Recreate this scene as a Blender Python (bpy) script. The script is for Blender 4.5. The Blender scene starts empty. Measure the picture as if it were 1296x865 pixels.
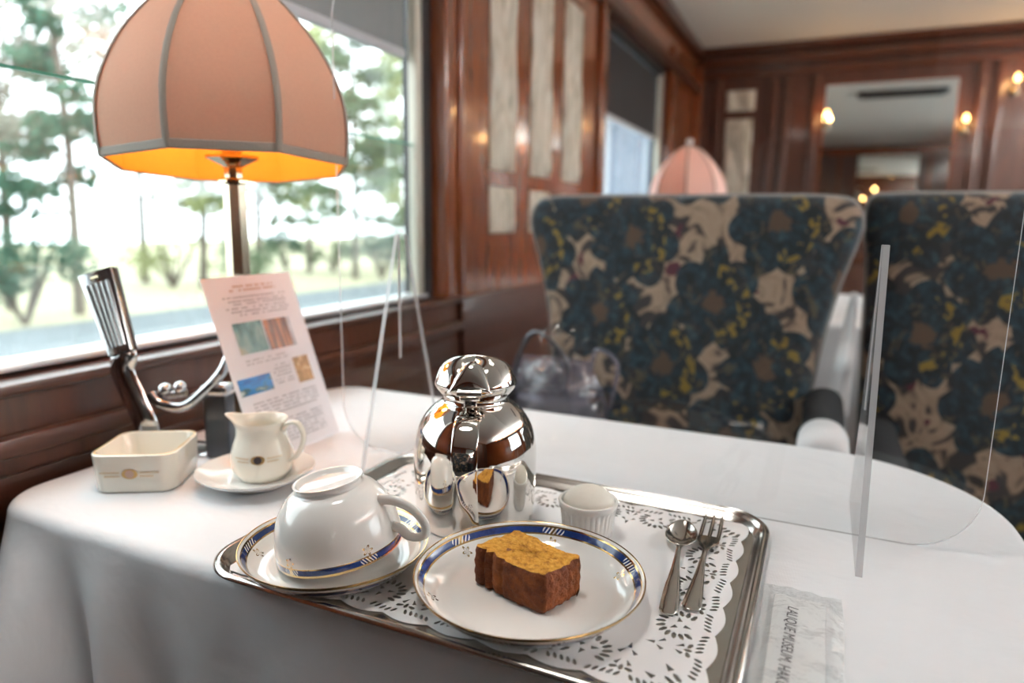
import bpy, bmesh, math, random
from math import sin, cos, pi, radians as R, sqrt, atan2
from mathutils import Vector as V, Matrix
from mathutils.geometry import delaunay_2d_cdt

random.seed(7)
S = bpy.context.scene
COL = S.collection

# ------------------------------------------------------------------ camera, world, lights, exposure
CAM = V((0, 0, 1.0))
_p, _y, _r = R(10.0), R(24.4), R(0.75)
fwd = V((-sin(_y) * cos(_p), cos(_y) * cos(_p), -sin(_p)))
_r0 = V((cos(_y), sin(_y), 0)); _u0 = _r0.cross(fwd)
right = (_r0 * cos(_r) + _u0 * sin(_r)).normalized()
up = right.cross(fwd).normalized()
cd = bpy.data.cameras.new('camera'); cam = bpy.data.objects.new('camera', cd); COL.objects.link(cam)
cd.sensor_width = 36; cd.sensor_fit = 'HORIZONTAL'; cd.lens = 24
cd.clip_start = .02; cd.clip_end = 200
cam.matrix_world = Matrix(((right.x, up.x, -fwd.x, 0), (right.y, up.y, -fwd.y, 0), (right.z, up.z, -fwd.z, 1.0), (0, 0, 0, 1)))
cd.dof.use_dof = True; cd.dof.focus_distance = .50; cd.dof.aperture_fstop = 3.4
S.camera = cam
S.view_settings.view_transform = 'Standard'; S.view_settings.look = 'None'
S.view_settings.gamma = 1; S.view_settings.use_curve_mapping = False
S.view_settings.exposure = 0.8
COVE_FILL = 290

w = bpy.data.worlds.new('overcast_sky'); S.world = w; w.use_nodes = True
bg = w.node_tree.nodes['Background']; bg.inputs[0].default_value = (.86, .94, 1, 1); bg.inputs[1].default_value = 3.6

def lamp(kind, name, loc, energy, color, **k):
    d = bpy.data.lights.new(name, kind); d.energy = energy; d.color = color
    for a, b in k.items():
        if a != 'rot': setattr(d, a, b)
    o = bpy.data.objects.new(name, d); COL.objects.link(o); o.location = loc
    if 'rot' in k: o.rotation_euler = k['rot']
    return o
lamp('SUN', 'sun', (5, 0, 8), 2.2, (1, .93, .8), angle=R(3), rot=(R(8), R(48), 0))
# daylight portals in the window openings (they only guide the sky light)
def portal(name, loc, rot, sx, sy):
    o = lamp('AREA', name, loc, 1, (1, 1, 1), shape='RECTANGLE', size=sx, size_y=sy, rot=rot)
    o.data.cycles.is_portal = True
portal('window_portal', (-.83, .64, 1.27), (0, R(-90), 0), .87, 1.18)
portal('window_portal', (-.83, 2.81, 1.27), (0, R(-90), 0), .87, 1.03)
for yy in (1.35, 3.1):
    portal('window_portal', (1.98, yy, 1.27), (0, R(90), 0), .87, 1.2)

# ------------------------------------------------------------------ node helpers and materials
def new_mat(name):
    m = bpy.data.materials.new(name); m.use_nodes = True
    return m, m.node_tree, m.node_tree.nodes['Principled BSDF']
def N(t, kind, **k):
    n = t.nodes.new('ShaderNode' + kind)
    for a, b in k.items(): setattr(n, a, b)
    return n
def L(t, a, b): t.links.new(a, b)
def math_n(t, op, a, b=None, c=None):
    n = N(t, 'Math', operation=op)
    for i, v in enumerate((a, b, c)):
        if v is None: continue
        if isinstance(v, (int, float)): n.inputs[i].default_value = v
        else: L(t, v, n.inputs[i])
    return n.outputs[0]
def mixc(t, f, a, b):
    n = N(t, 'Mix', data_type='RGBA')
    if isinstance(f, (int, float)): n.inputs[0].default_value = f
    else: L(t, f, n.inputs[0])
    for i, v in ((6, a), (7, b)):
        if isinstance(v, tuple): n.inputs[i].default_value = (*v[:3], 1)
        else: L(t, v, n.inputs[i])
    return n.outputs[2]
def ramp(t, fac, stops):
    n = N(t, 'ValToRGB'); L(t, fac, n.inputs[0]); e = n.color_ramp.elements
    while len(e) < len(stops): e.new(.5)
    for i, (p, c) in enumerate(stops): e[i].position = p; e[i].color = (*c, 1)
    return n.outputs[0]
def coords(t, scale=(1, 1, 1), kind='Object', rot=(0, 0, 0)):
    tc = N(t, 'TexCoord'); mp = N(t, 'Mapping'); mp.inputs['Scale'].default_value = scale; mp.inputs['Rotation'].default_value = rot
    L(t, tc.outputs[kind], mp.inputs[0]); return mp.outputs[0]
def noise(t, vec, scale, detail=3, rough=.5, dist=0):
    n = N(t, 'TexNoise'); n.inputs['Scale'].default_value = scale; n.inputs['Detail'].default_value = detail
    n.inputs['Roughness'].default_value = rough; n.inputs['Distortion'].default_value = dist
    L(t, vec, n.inputs['Vector']); return n.outputs['Fac']
def bump(t, b, h, strength=.2, dist=.002):
    n = N(t, 'Bump'); n.inputs['Strength'].default_value = strength; n.inputs['Distance'].default_value = dist
    L(t, h, n.inputs['Height']); L(t, n.outputs[0], b.inputs['Normal'])
def simple(name, c, rough=.5, metal=0, coat=0, var=.06, vs=40, sheen=0, bmp=0, bs=200):
    m, t, b = new_mat(name)
    v = coords(t); n = noise(t, v, vs)
    L(t, mixc(t, n, tuple(x * (1 - var) for x in c), tuple(min(1, x * (1 + var)) for x in c)), b.inputs['Base Color'])
    b.inputs['Roughness'].default_value = rough; b.inputs['Metallic'].default_value = metal
    b.inputs['Coat Weight'].default_value = coat; b.inputs['Coat Roughness'].default_value = .05
    if sheen: b.inputs['Sheen Weight'].default_value = sheen
    if bmp: bump(t, b, noise(t, v, bs, 4), bmp, .001)
    return m
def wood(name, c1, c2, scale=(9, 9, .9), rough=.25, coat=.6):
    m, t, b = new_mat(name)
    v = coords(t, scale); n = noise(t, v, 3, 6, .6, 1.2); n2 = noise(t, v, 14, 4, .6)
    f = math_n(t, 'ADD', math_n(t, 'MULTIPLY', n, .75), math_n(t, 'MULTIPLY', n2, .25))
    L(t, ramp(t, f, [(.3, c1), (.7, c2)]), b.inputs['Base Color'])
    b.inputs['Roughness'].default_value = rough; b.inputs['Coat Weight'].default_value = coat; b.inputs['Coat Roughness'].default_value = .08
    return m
def clear(name, tint=(1, 1, 1), base=.04, rough=0.0, milky=0.0, mcol=(.8, .82, .82), bmp=0, bs=30):
    m = bpy.data.materials.new(name); m.use_nodes = True; t = m.node_tree; t.nodes.clear()
    out = N(t, 'OutputMaterial'); tr = N(t, 'BsdfTransparent'); gl = N(t, 'BsdfGlossy'); mx = N(t, 'MixShader')
    tr.inputs[0].default_value = (*tint, 1); gl.inputs['Roughness'].default_value = rough
    lw = N(t, 'LayerWeight'); lw.inputs[0].default_value = .5
    f = math_n(t, 'ADD', math_n(t, 'MULTIPLY', math_n(t, 'POWER', lw.outputs['Facing'], 5), .9), base)
    L(t, f, mx.inputs[0]); L(t, tr.outputs[0], mx.inputs[1]); L(t, gl.outputs[0], mx.inputs[2])
    if bmp:
        bn = N(t, 'Bump'); bn.inputs['Strength'].default_value = bmp; bn.inputs['Distance'].default_value = .01
        L(t, noise(t, coords(t), bs, 3), bn.inputs['Height']); L(t, bn.outputs[0], gl.inputs['Normal']); L(t, bn.outputs[0], lw.inputs['Normal'])
    last = mx.outputs[0]
    if milky:
        df = N(t, 'BsdfDiffuse'); df.inputs[0].default_value = (*mcol, 1); tl = N(t, 'BsdfTranslucent'); tl.inputs[0].default_value = (*mcol, 1)
        a = N(t, 'MixShader'); a.inputs[0].default_value = .5; L(t, df.outputs[0], a.inputs[1]); L(t, tl.outputs[0], a.inputs[2])
        m2 = N(t, 'MixShader'); m2.inputs[0].default_value = milky; L(t, last, m2.inputs[1]); L(t, a.outputs[0], m2.inputs[2]); last = m2.outputs[0]
    L(t, last, out.inputs[0]); return m
def emit(name, c, s):
    m = bpy.data.materials.new(name); m.use_nodes = True; t = m.node_tree; t.nodes.clear()
    o = N(t, 'OutputMaterial'); e = N(t, 'Emission'); e.inputs[0].default_value = (*c, 1); e.inputs[1].default_value = s
    L(t, e.outputs[0], o.inputs[0]); return m
def fabric_translucent(name, c, tr=.35, c2=None):
    m = bpy.data.materials.new(name); m.use_nodes = True; t = m.node_tree; t.nodes.clear()
    o = N(t, 'OutputMaterial'); d = N(t, 'BsdfDiffuse'); l = N(t, 'BsdfTranslucent'); mx = N(t, 'MixShader')
    v = coords(t); n = noise(t, v, 300, 2)
    cc = mixc(t, n, tuple(x * .94 for x in c), tuple(min(1, x * 1.06) for x in c))
    L(t, cc, d.inputs[0]); l.inputs[0].default_value = (*(c2 or c), 1)
    mx.inputs[0].default_value = tr; L(t, d.outputs[0], mx.inputs[1]); L(t, l.outputs[0], mx.inputs[2]); L(t, mx.outputs[0], o.inputs[0])
    return m
def linen(name, c=(.80, .815, .84), wr=.42):
    m, t, b = new_mat(name); v = coords(t)
    b.inputs['Base Color'].default_value = (*c, 1); b.inputs['Roughness'].default_value = .75; b.inputs['Sheen Weight'].default_value = .15
    wv = N(t, 'TexWave'); wv.inputs['Scale'].default_value = 420; L(t, v, wv.inputs[0])
    big = noise(t, coords(t, (1, 1.6, 1), rot=(0, 0, .5)), 11, 4, .5, .3)
    h = math_n(t, 'ADD', math_n(t, 'MULTIPLY', big, 1.0), math_n(t, 'MULTIPLY', wv.outputs['Fac'], .02))
    bump(t, b, h, wr, .012); return m
def decor(name, axis, b0, b1, rim, n, motif, china=(.86, .845, .81)):
    """glazed china with a blue band between two gold lines, broken n times by a gold bow; axis 'r' or 'z'"""
    m, t, b = new_mat(name)
    tc = N(t, 'TexCoord'); sp = N(t, 'SeparateXYZ'); L(t, tc.outputs['Object'], sp.inputs[0])
    x, y, z = sp.outputs
    rad = math_n(t, 'SQRT', math_n(t, 'ADD', math_n(t, 'MULTIPLY', x, x), math_n(t, 'MULTIPLY', y, y)))
    q = rad if axis == 'r' else z
    frac = math_n(t, 'FRACT', math_n(t, 'ADD', math_n(t, 'MULTIPLY', math_n(t, 'ARCTAN2', y, x), n / (2 * pi)), 20.0))
    dm = math_n(t, 'ABSOLUTE', math_n(t, 'SUBTRACT', frac, .5))
    band = math_n(t, 'MULTIPLY', math_n(t, 'GREATER_THAN', q, min(b0, b1)), math_n(t, 'LESS_THAN', q, max(b0, b1)))
    solid = math_n(t, 'GREATER_THAN', dm, .11)
    gap = math_n(t, 'LESS_THAN', dm, .03)
    tri = math_n(t, 'SINE', math_n(t, 'ADD', math_n(t, 'MULTIPLY', frac, 150), math_n(t, 'MULTIPLY', q, 1800)))
    lat = math_n(t, 'GREATER_THAN', tri, -.35)
    keep = math_n(t, 'MULTIPLY', math_n(t, 'SUBTRACT', 1, gap), math_n(t, 'MAXIMUM', solid, lat))
    blue = mixc(t, noise(t, tc.outputs['Object'], 420, 3), (.004, .009, .055), (.02, .06, .25))
    c = mixc(t, math_n(t, 'MULTIPLY', band, keep), china, blue)
    def line(at, wd): return math_n(t, 'LESS_THAN', math_n(t, 'ABSOLUTE', math_n(t, 'SUBTRACT', q, at)), wd)
    g = math_n(t, 'MAXIMUM', line(b0, .00045), math_n(t, 'MAXIMUM', line(b1, .00045), line(rim, .0009)))
    du = math_n(t, 'MULTIPLY', math_n(t, 'MULTIPLY', math_n(t, 'SUBTRACT', frac, .5), 2 * pi / n), rad)
    dv = math_n(t, 'SUBTRACT', q, motif)
    ph = math_n(t, 'ARCTAN2', dv, du); rho = math_n(t, 'SQRT', math_n(t, 'ADD', math_n(t, 'MULTIPLY', du, du), math_n(t, 'MULTIPLY', dv, dv)))
    pet = math_n(t, 'MULTIPLY', math_n(t, 'ABSOLUTE', math_n(t, 'COSINE', math_n(t, 'MULTIPLY', ph, 2.5))), .0042)
    g = math_n(t, 'MAXIMUM', g, math_n(t, 'MULTIPLY', math_n(t, 'LESS_THAN', rho, pet), math_n(t, 'GREATER_THAN', rho, math_n(t, 'SUBTRACT', pet, .0013))))
    g = math_n(t, 'MAXIMUM', g, math_n(t, 'MULTIPLY', math_n(t, 'MULTIPLY', band, gap), lat))
    L(t, mixc(t, g, c, (.62, .40, .15)), b.inputs['Base Color']); L(t, g, b.inputs['Metallic'])
    b.inputs['Roughness'].default_value = .12; b.inputs['Coat Weight'].default_value = .5; b.inputs['Coat Roughness'].default_value = .03
    return m
def tapestry(name):
    m, t, b = new_mat(name)
    tc = N(t, 'TexCoord'); wob = N(t, 'TexNoise'); wob.inputs['Scale'].default_value = 9; L(t, tc.outputs['UV'], wob.inputs[0])
    va = N(t, 'VectorMath', operation='SCALE'); va.inputs['Scale'].default_value = .03; L(t, wob.outputs['Color'], va.inputs[0])
    ad = N(t, 'VectorMath', operation='ADD'); L(t, tc.outputs['UV'], ad.inputs[0]); L(t, va.outputs[0], ad.inputs[1])
    mp = N(t, 'Mapping'); mp.inputs['Scale'].default_value = (6.3, 5.6, 1); mp.inputs['Rotation'].default_value = (0, 0, R(38)); L(t, ad.outputs[0], mp.inputs[0])
    vo = N(t, 'TexVoronoi', voronoi_dimensions='2D'); vo.inputs['Randomness'].default_value = .32; vo.inputs['Scale'].default_value = 1; L(t, mp.outputs[0], vo.inputs['Vector'])
    df = N(t, 'VectorMath', operation='SUBTRACT'); L(t, mp.outputs[0], df.inputs[0]); L(t, vo.outputs['Position'], df.inputs[1])
    sp = N(t, 'SeparateXYZ'); L(t, df.outputs[0], sp.inputs[0])
    ang = math_n(t, 'ARCTAN2', sp.outputs[1], sp.outputs[0]); d = vo.outputs['Distance']
    pet = math_n(t, 'ADD', .43, math_n(t, 'MULTIPLY', math_n(t, 'ABSOLUTE', math_n(t, 'SINE', math_n(t, 'MULTIPLY', ang, 3.5))), .13))
    fl = math_n(t, 'LESS_THAN', d, pet)
    vn = noise(t, mp.outputs[0], 5, 5, .65, 1.0)
    # ground: beige scrolling stems over near-black
    stem = math_n(t, 'ABSOLUTE', math_n(t, 'SUBTRACT', noise(t, mp.outputs[0], 2.1, 2, .5, 1.6), .5))
    ground = ramp(t, stem, [(0, (.31, .22, .155)), (.065, (.23, .155, .105)), (.10, (.03, .022, .02)), (.4, (.007, .008, .010))])
    mar = math_n(t, 'GREATER_THAN', noise(t, mp.outputs[0], 3.3, 2), .66)
    ground = mixc(t, mar, ground, (.07, .010, .02))
    # flower: brown heart, yellow ring on one side, blue-green petals streaked with dark
    streak = noise(t, mp.outputs[0], 9, 3, .6)
    petc = ramp(t, streak, [(.42, (.003, .004, .006)), (.57, (.007, .024, .038)), (.72, (.020, .052, .068))])
    vein = math_n(t, 'LESS_THAN', math_n(t, 'ABSOLUTE', math_n(t, 'SINE', math_n(t, 'ADD', math_n(t, 'MULTIPLY', ang, 3.5), math_n(t, 'MULTIPLY', vn, 1.2)))), .30)
    petc = mixc(t, math_n(t, 'MULTIPLY', vein, .75), petc, (.006, .007, .009))
    petc = mixc(t, math_n(t, 'MULTIPLY', math_n(t, 'GREATER_THAN', vn, .6), .7), petc, (.085, .06, .03))
    side = math_n(t, 'GREATER_THAN', math_n(t, 'SINE', math_n(t, 'ADD', ang, 1.0)), .1)
    ring = math_n(t, 'MULTIPLY', math_n(t, 'MULTIPLY', math_n(t, 'GREATER_THAN', d, .26), math_n(t, 'LESS_THAN', d, .40)), math_n(t, 'MULTIPLY', side, math_n(t, 'GREATER_THAN', streak, .54)))
    petc = mixc(t, ring, petc, (.20, .125, .012))
    petc = mixc(t, math_n(t, 'LESS_THAN', math_n(t, 'ADD', d, math_n(t, 'MULTIPLY', streak, .25)), .24), petc, (.075, .04, .022))
    L(t, mixc(t, fl, ground, petc), b.inputs['Base Color'])
    b.inputs['Roughness'].default_value = .85; b.inputs['Sheen Weight'].default_value = .25
    bump(t, b, noise(t, tc.outputs['UV'], 220, 2), .3, .002)
    return m

M = {}
M['linen'] = linen('white damask linen')
M['china'] = simple('white glazed china', (.86, .85, .82), .12, 0, .5, .01)
M['cream_china'] = simple('cream glazed china', (.84, .80, .70), .12, 0, .5, .01)
M['gold'] = simple('gold print', (.62, .42, .17), .35, .8)
M['dark_print'] = simple('dark print', (.05, .04, .045), .5)
M['silver'] = simple('polished silver plate', (.80, .77, .73), .035, 1, 0, .01)
M['tray_silver'] = simple('silver plated tray', (.60, .57, .53), .17, 1, 0, .05, 25)
M['steel'] = simple('stainless steel cutlery', (.60, .57, .53), .13, 1, 0, .03)
M['chrome'] = simple('worn chrome', (.52, .52, .53), .14, 1, 0, .06)
M['dark_chrome'] = simple('dark grey metal', (.10, .10, .11), .3, .8)
M['brass'] = simple('nickelled brass', (.55, .45, .30), .1, 1)
M['pole_brass'] = simple('aged nickelled brass', (.66, .56, .42), .24, 1)
M['paper'] = simple('white card', (.82, .81, .84), .6, 0, 0, .01)
M['doily'] = simple('white lace paper', (.84, .84, .85), .8, 0, 0, .01, bmp=.1, bs=900)
M['ink'] = simple('grey printing ink', (.36, .35, .37), .7)
M['brown_ink'] = simple('brown printing ink', (.55, .38, .30), .7)
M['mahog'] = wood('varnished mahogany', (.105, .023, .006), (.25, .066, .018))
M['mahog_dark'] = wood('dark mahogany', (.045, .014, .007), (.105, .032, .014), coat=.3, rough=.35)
M['mahog_lit'] = wood('mahogany rail', (.13, .036, .013), (.27, .085, .03), (9, .9, 9))  # tone lightened for the upper wall band, its warm light painted in
M['mahog_dh'] = wood('dark mahogany rail', (.035, .011, .006), (.09, .027, .012), (9, .9, 9), coat=.3, rough=.35)
M['mahog_x'] = wood('mahogany cornice', (.055, .016, .007), (.12, .035, .014), (.9, 9, 9))
M['ceil'] = simple('cream ceiling paint', (.84, .82, .75), .55, 0, 0, .02, 2)
M['carpet'] = simple('dark carpet', (.05, .035, .04), .95, 0, 0, .3, 60)
M['alu'] = simple('pale window channel', (.55, .53, .45), .45, .1)
M['alu_bright'] = simple('bright aluminium sill', (.82, .84, .86), .3, .3)
M['black_frame'] = simple('blackened frame', (.02, .022, .025), .4)
M['blind_grey'] = simple('grey blind cloth', (.20, .215, .22), .8)
M['blind_black'] = simple('black blind cloth', (.012, .012, .013), .8)
M['glass'] = clear('window glass', (.97, .985, .98), .045)
M['glass_edge'] = simple('green glass edge', (.05, .30, .22), .15)
M['acrylic'] = clear('clear acrylic', (.985, .988, .985), .022)
M['acrylic_edge'] = clear('acrylic cut edge', (.9, .91, .92), .22, .25, .45, (.85, .86, .88))
M['film'] = clear('clear plastic film', (.97, .98, .975), .07, .08, .10, (.80, .83, .82), .5, 60)
M['bagfilm'] = clear('clear vinyl', (.80, .78, .84), .09, .08, .22, (.50, .48, .58), .8, 22)
M['shade'] = fabric_translucent('peach silk', (.53, .375, .285), .15, (.70, .46, .32))
M['lining'] = fabric_translucent('orange lining', (.95, .50, .10), .30, (.95, .5, .2))
M['braid'] = simple('grey braid', (.30, .26, .22), .8, bmp=.4, bs=800)
M['bulb'] = emit('warm bulb', (1, .62, .22), 14)
M['sconce_bulb'] = emit('warm candle bulb', (1, .50, .15), 10)
M['crust'] = None
def lalique():
    m, t, b = new_mat('frosted relief glass'); n = noise(t, coords(t, (26, 26, 5)), 1.6, 4, .6, 1.4)
    L(t, ramp(t, n, [(.32, (.27, .24, .17)), (.48, (.55, .51, .41)), (.68, (.72, .69, .60))]), b.inputs['Base Color'])
    b.inputs['Roughness'].default_value = .45; bump(t, b, n, .6, .006); return m
M['lalique'] = lalique()
M['mirror'] = simple('mirror silver', (.86, .90, .88), .01, 1, 0, 0)
M['tapestry'] = tapestry('floral tapestry')
M['piping'] = simple('pale seat piping', (.34, .33, .32), .7)
M['ivory'] = simple('ivory finial', (.75, .72, .68), .3)
M['seat_dark'] = simple('dark seat plush', (.005, .005, .007), .95)
M['white_linen'] = simple('white seat linen', (.82, .82, .83), .8)
M['dplate'] = decor('plate with blue band', 'r', .0722, .0762, .0792, 6, .0670)
M['dsaucer'] = decor('saucer with blue band', 'r', .0632, .0668, .0697, 5, .0582)
M['dcup'] = decor('cup with blue band', 'z', .0015, .0068, .0000, 5, .0112)
M['cream'] = simple('whipped cream', (.86, .83, .74), .55, 0, 0, .02, bmp=.2, bs=250)
M['hedge'] = simple('grass verge', (.36, .34, .22), .95, 0, 0, .35, 1.5)
M['road'] = simple('asphalt', (.115, .135, .145), .9, 0, 0, .1, 2)
M['bark'] = simple('bark', (.11, .09, .075), .95, 0, 0, .3, 8)
M['bluegrey'] = simple('blue grey cladding', (.20, .24, .30), .5, 0, 0, .05)
M['palestrip'] = simple('pale cladding post', (.45, .47, .50), .5)
def leaf(name, c):
    m = bpy.data.materials.new(name); m.use_nodes = True; t = m.node_tree; t.nodes.clear()
    o = N(t, 'OutputMaterial'); d = N(t, 'BsdfDiffuse'); l = N(t, 'BsdfTranslucent'); mx = N(t, 'MixShader'); mx.inputs[0].default_value = .4
    n = noise(t, coords(t), 1.7, 3)
    cc = mixc(t, n, tuple(x * .55 for x in c), tuple(min(1, x * 1.5) for x in c)); L(t, cc, d.inputs[0]); L(t, cc, l.inputs[0])
    L(t, d.outputs[0], mx.inputs[1]); L(t, l.outputs[0], mx.inputs[2]); L(t, mx.outputs[0], o.inputs[0]); return m
M['leaf_dark'] = leaf('dark evergreen leaves', (.075, .14, .10))
M['leaf_mid'] = leaf('green leaves', (.17, .22, .14))
M['leaf_pale'] = leaf('yellow green leaves', (.30, .33, .17))
M['leaf_grey'] = leaf('grey twigs', (.30, .30, .26))
def cake_mats():
    m, t, b = new_mat('brown cake crust'); v = coords(t)
    n = noise(t, v, 90, 5, .6); n2 = noise(t, v, 700, 3)
    L(t, ramp(t, n, [(.3, (.075, .016, .004)), (.55, (.16, .040, .008)), (.75, (.30, .09, .016))]), b.inputs['Base Color'])
    b.inputs['Roughness'].default_value = .6; b.inputs['Specular IOR Level'].default_value = .25; bump(t, b, math_n(t, 'ADD', n, math_n(t, 'MULTIPLY', n2, .6)), .9, .0018)
    M['crust'] = m
    m, t, b = new_mat('yellow cake crumb'); v = coords(t)
    n = noise(t, v, 260, 5, .7); big = noise(t, v, 55, 2)
    c = ramp(t, n, [(.3, (.33, .115, .012)), (.5, (.66, .31, .035)), (.72, (.80, .47, .09))])
    tc = N(t, 'TexCoord'); sp = N(t, 'SeparateXYZ'); L(t, tc.outputs['Object'], sp.inputs[0])
    c = mixc(t, math_n(t, 'GREATER_THAN', big, .64), c, (.24, .09, .035))
    L(t, c, b.inputs['Base Color']); b.inputs['Roughness'].default_value = .85; b.inputs['Subsurface Weight'].default_value = 0
    bump(t, b, n, 1.0, .002); M['crumb'] = m
cake_mats()

# ------------------------------------------------------------------ mesh builder
class MB:
    def __init__(s): s.v = []; s.f = []; s.m = []
    def add(s, vs, fs, mi=0):
        o = len(s.v); s.v += [tuple(v) for v in vs]
        for f in fs: s.f.append([i + o for i in f]); s.m.append(mi)
        return s
    def box(s, a, b, bev=0, mi=0, seg=2, mat=None):
        bm = bmesh.new(); bmesh.ops.create_cube(bm, size=1)
        a, b = V(a), V(b); c = (a + b) / 2; d = b - a
        for v in bm.verts: v.co = V((v.co.x * d.x, v.co.y * d.y, v.co.z * d.z)) + c
        if bev: bmesh.ops.bevel(bm, geom=bm.edges[:], offset=bev, segments=seg, profile=.5, affect='EDGES')
        if mat is not None: bmesh.ops.transform(bm, matrix=mat, verts=bm.verts)
        return s.bm(bm, mi)
    def bm(s, bm, mi=0):
        bm.verts.index_update(); s.add([v.co[:] for v in bm.verts], [[v.index for v in f.verts] for f in bm.faces], mi); bm.free(); return s
    def lathe(s, prof, n=48, mi=0, off=(0, 0, 0), close=False, sides=None):
        vs = []; fs = []; k = len(prof)
        for j in range(n):
            a = 2 * pi * j / n
            for r, z in prof: vs.append((off[0] + r * cos(a), off[1] + r * sin(a), off[2] + z))
        for j in range(n):
            j2 = (j + 1) % n
            for i in range(k if close else k - 1):
                i2 = (i + 1) % k
                fs.append([j * k + i, j2 * k + i, j2 * k + i2, j * k + i2])
        return s.add(vs, fs, mi)
    def tube(s, pts, r, n=10, mi=0, cap=True, sq=None, refn=None):
        """tube along pts; r scalar or list; sq=(a,b) scales the section (flat strap)"""
        pts = [V(p) for p in pts]; k = len(pts); rs = r if isinstance(r, (list, tuple)) else [r] * k
        vs = []; fs = []; nrm = V(refn) if refn else None
        for i, p in enumerate(pts):
            tdir = (pts[min(i + 1, k - 1)] - pts[max(i - 1, 0)]).normalized()
            if nrm is None: nrm = tdir.orthogonal()
            nn = (nrm - tdir * nrm.dot(tdir)); nn.normalize()
            if not refn: nrm = nn
            bb = tdir.cross(nn)
            sa, sb = sq if sq else (1, 1)
            for j in range(n):
                a = 2 * pi * j / n; vs.append(p + nn * (cos(a) * rs[i] * sa) + bb * (sin(a) * rs[i] * sb))
        for i in range(k - 1):
            for j in range(n):
                j2 = (j + 1) % n; fs.append([i * n + j, i * n + j2, (i + 1) * n + j2, (i + 1) * n + j])
        if cap: fs.append(list(range(n))[::-1]); fs.append([(k - 1) * n + j for j in range(n)])
        return s.add(vs, fs, mi)
    def loops(s, loops, mi=0, cap0=False, cap1=False, mis=None):
        n = len(loops[0]); vs = [p for l in loops for p in l]; o = len(s.v); s.v += [tuple(v) for v in vs]
        for i in range(len(loops) - 1):
            for j in range(n):
                j2 = (j + 1) % n; s.f.append([o + i * n + j, o + i * n + j2, o + (i + 1) * n + j2, o + (i + 1) * n + j]); s.m.append(mis[i] if mis else mi)
        if cap0: s.f.append([o + j for j in range(n)][::-1]); s.m.append(mi)
        if cap1: s.f.append([o + (len(loops) - 1) * n + j for j in range(n)]); s.m.append(mi)
        return s
    def prism(s, poly, fn, t0, t1, mi=0, emi=None):
        """extrude a 2D polygon: fn(u,v,t) gives the 3D point"""
        n = len(poly); o = len(s.v)
        s.v += [tuple(fn(u, v, t0)) for u, v in poly] + [tuple(fn(u, v, t1)) for u, v in poly]
        s.f.append([o + i for i in range(n)][::-1]); s.m.append(mi); s.f.append([o + n + i for i in range(n)]); s.m.append(mi)
        for i in range(n):
            j = (i + 1) % n; s.f.append([o + i, o + j, o + n + j, o + n + i]); s.m.append(mi if emi is None else emi)
        return s
    def ico(s, c, r, sub=2, sc=(1, 1, 1), mi=0):
        bm = bmesh.new(); bmesh.ops.create_icosphere(bm, subdivisions=sub, radius=r)
        for v in bm.verts: v.co = V((v.co.x * sc[0] + c[0], v.co.y * sc[1] + c[1], v.co.z * sc[2] + c[2]))
        return s.bm(bm, mi)
    def build(s, name, mats, parent=None, smooth=40, loc=None, fix=True):
        me = bpy.data.meshes.new(name); me.from_pydata(s.v, [], s.f)
        mats = mats if isinstance(mats, (list, tuple)) else [mats]
        for m in mats: me.materials.append(M[m] if isinstance(m, str) else m)
        me.polygons.foreach_set('material_index', s.m)
        if fix:
            bm = bmesh.new(); bm.from_mesh(me); bmesh.ops.recalc_face_normals(bm, faces=bm.faces); bm.to_mesh(me); bm.free()
        if smooth:
            me.polygons.foreach_set('use_smooth', [True] * len(me.polygons)); me.set_sharp_from_angle(angle=R(smooth))
        me.update()
        o = bpy.data.objects.new(name, me); COL.objects.link(o)
        if parent: o.parent = parent
        if loc: o.location = loc
        return o
def catmull(pts, n=8):
    pts = [V(p) for p in pts]; out = []
    for i in range(len(pts) - 1):
        p0 = pts[max(i - 1, 0)]; p1 = pts[i]; p2 = pts[i + 1]; p3 = pts[min(i + 2, len(pts) - 1)]
        for k in range(n):
            t = k / n
            out.append(.5 * ((2 * p1) + (p2 - p0) * t + (2 * p0 - 5 * p1 + 4 * p2 - p3) * t * t + (3 * p1 - p0 - 3 * p2 + p3) * t ** 3))
    out.append(pts[-1]); return out
def cat2(pts, n=8): return [(p.x, p.y) for p in catmull([(a, b, 0) for a, b in pts], n)]
def rrect(x0, y0, x1, y1, r, n=8):
    out = []
    for cx, cy, a0 in ((x1 - r, y0 + r, -pi / 2), (x1 - r, y1 - r, 0), (x0 + r, y1 - r, pi / 2), (x0 + r, y0 + r, pi)):
        for i in range(n + 1):
            a = a0 + i / n * pi / 2; out.append((cx + r * cos(a), cy + r * sin(a)))
    return out
def tag(o, label, cat, group=None, kind=None):
    o['label'] = label; o['category'] = cat
    if group: o['group'] = group
    if kind: o['kind'] = kind
    return o
def thing(name, label, cat, loc=(0, 0, 0), rz=0, group=None, kind=None):
    o = bpy.data.objects.new(name, None); COL.objects.link(o); o.empty_display_size = .05
    o.location = loc; o.rotation_euler = (0, 0, rz); return tag(o, label, cat, group, kind)
def copy_tree(o, parent=None):
    c = o.copy(); COL.objects.link(c)
    if parent: c.parent = parent
    for ch in list(o.children): copy_tree(ch, c)
    return c

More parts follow.
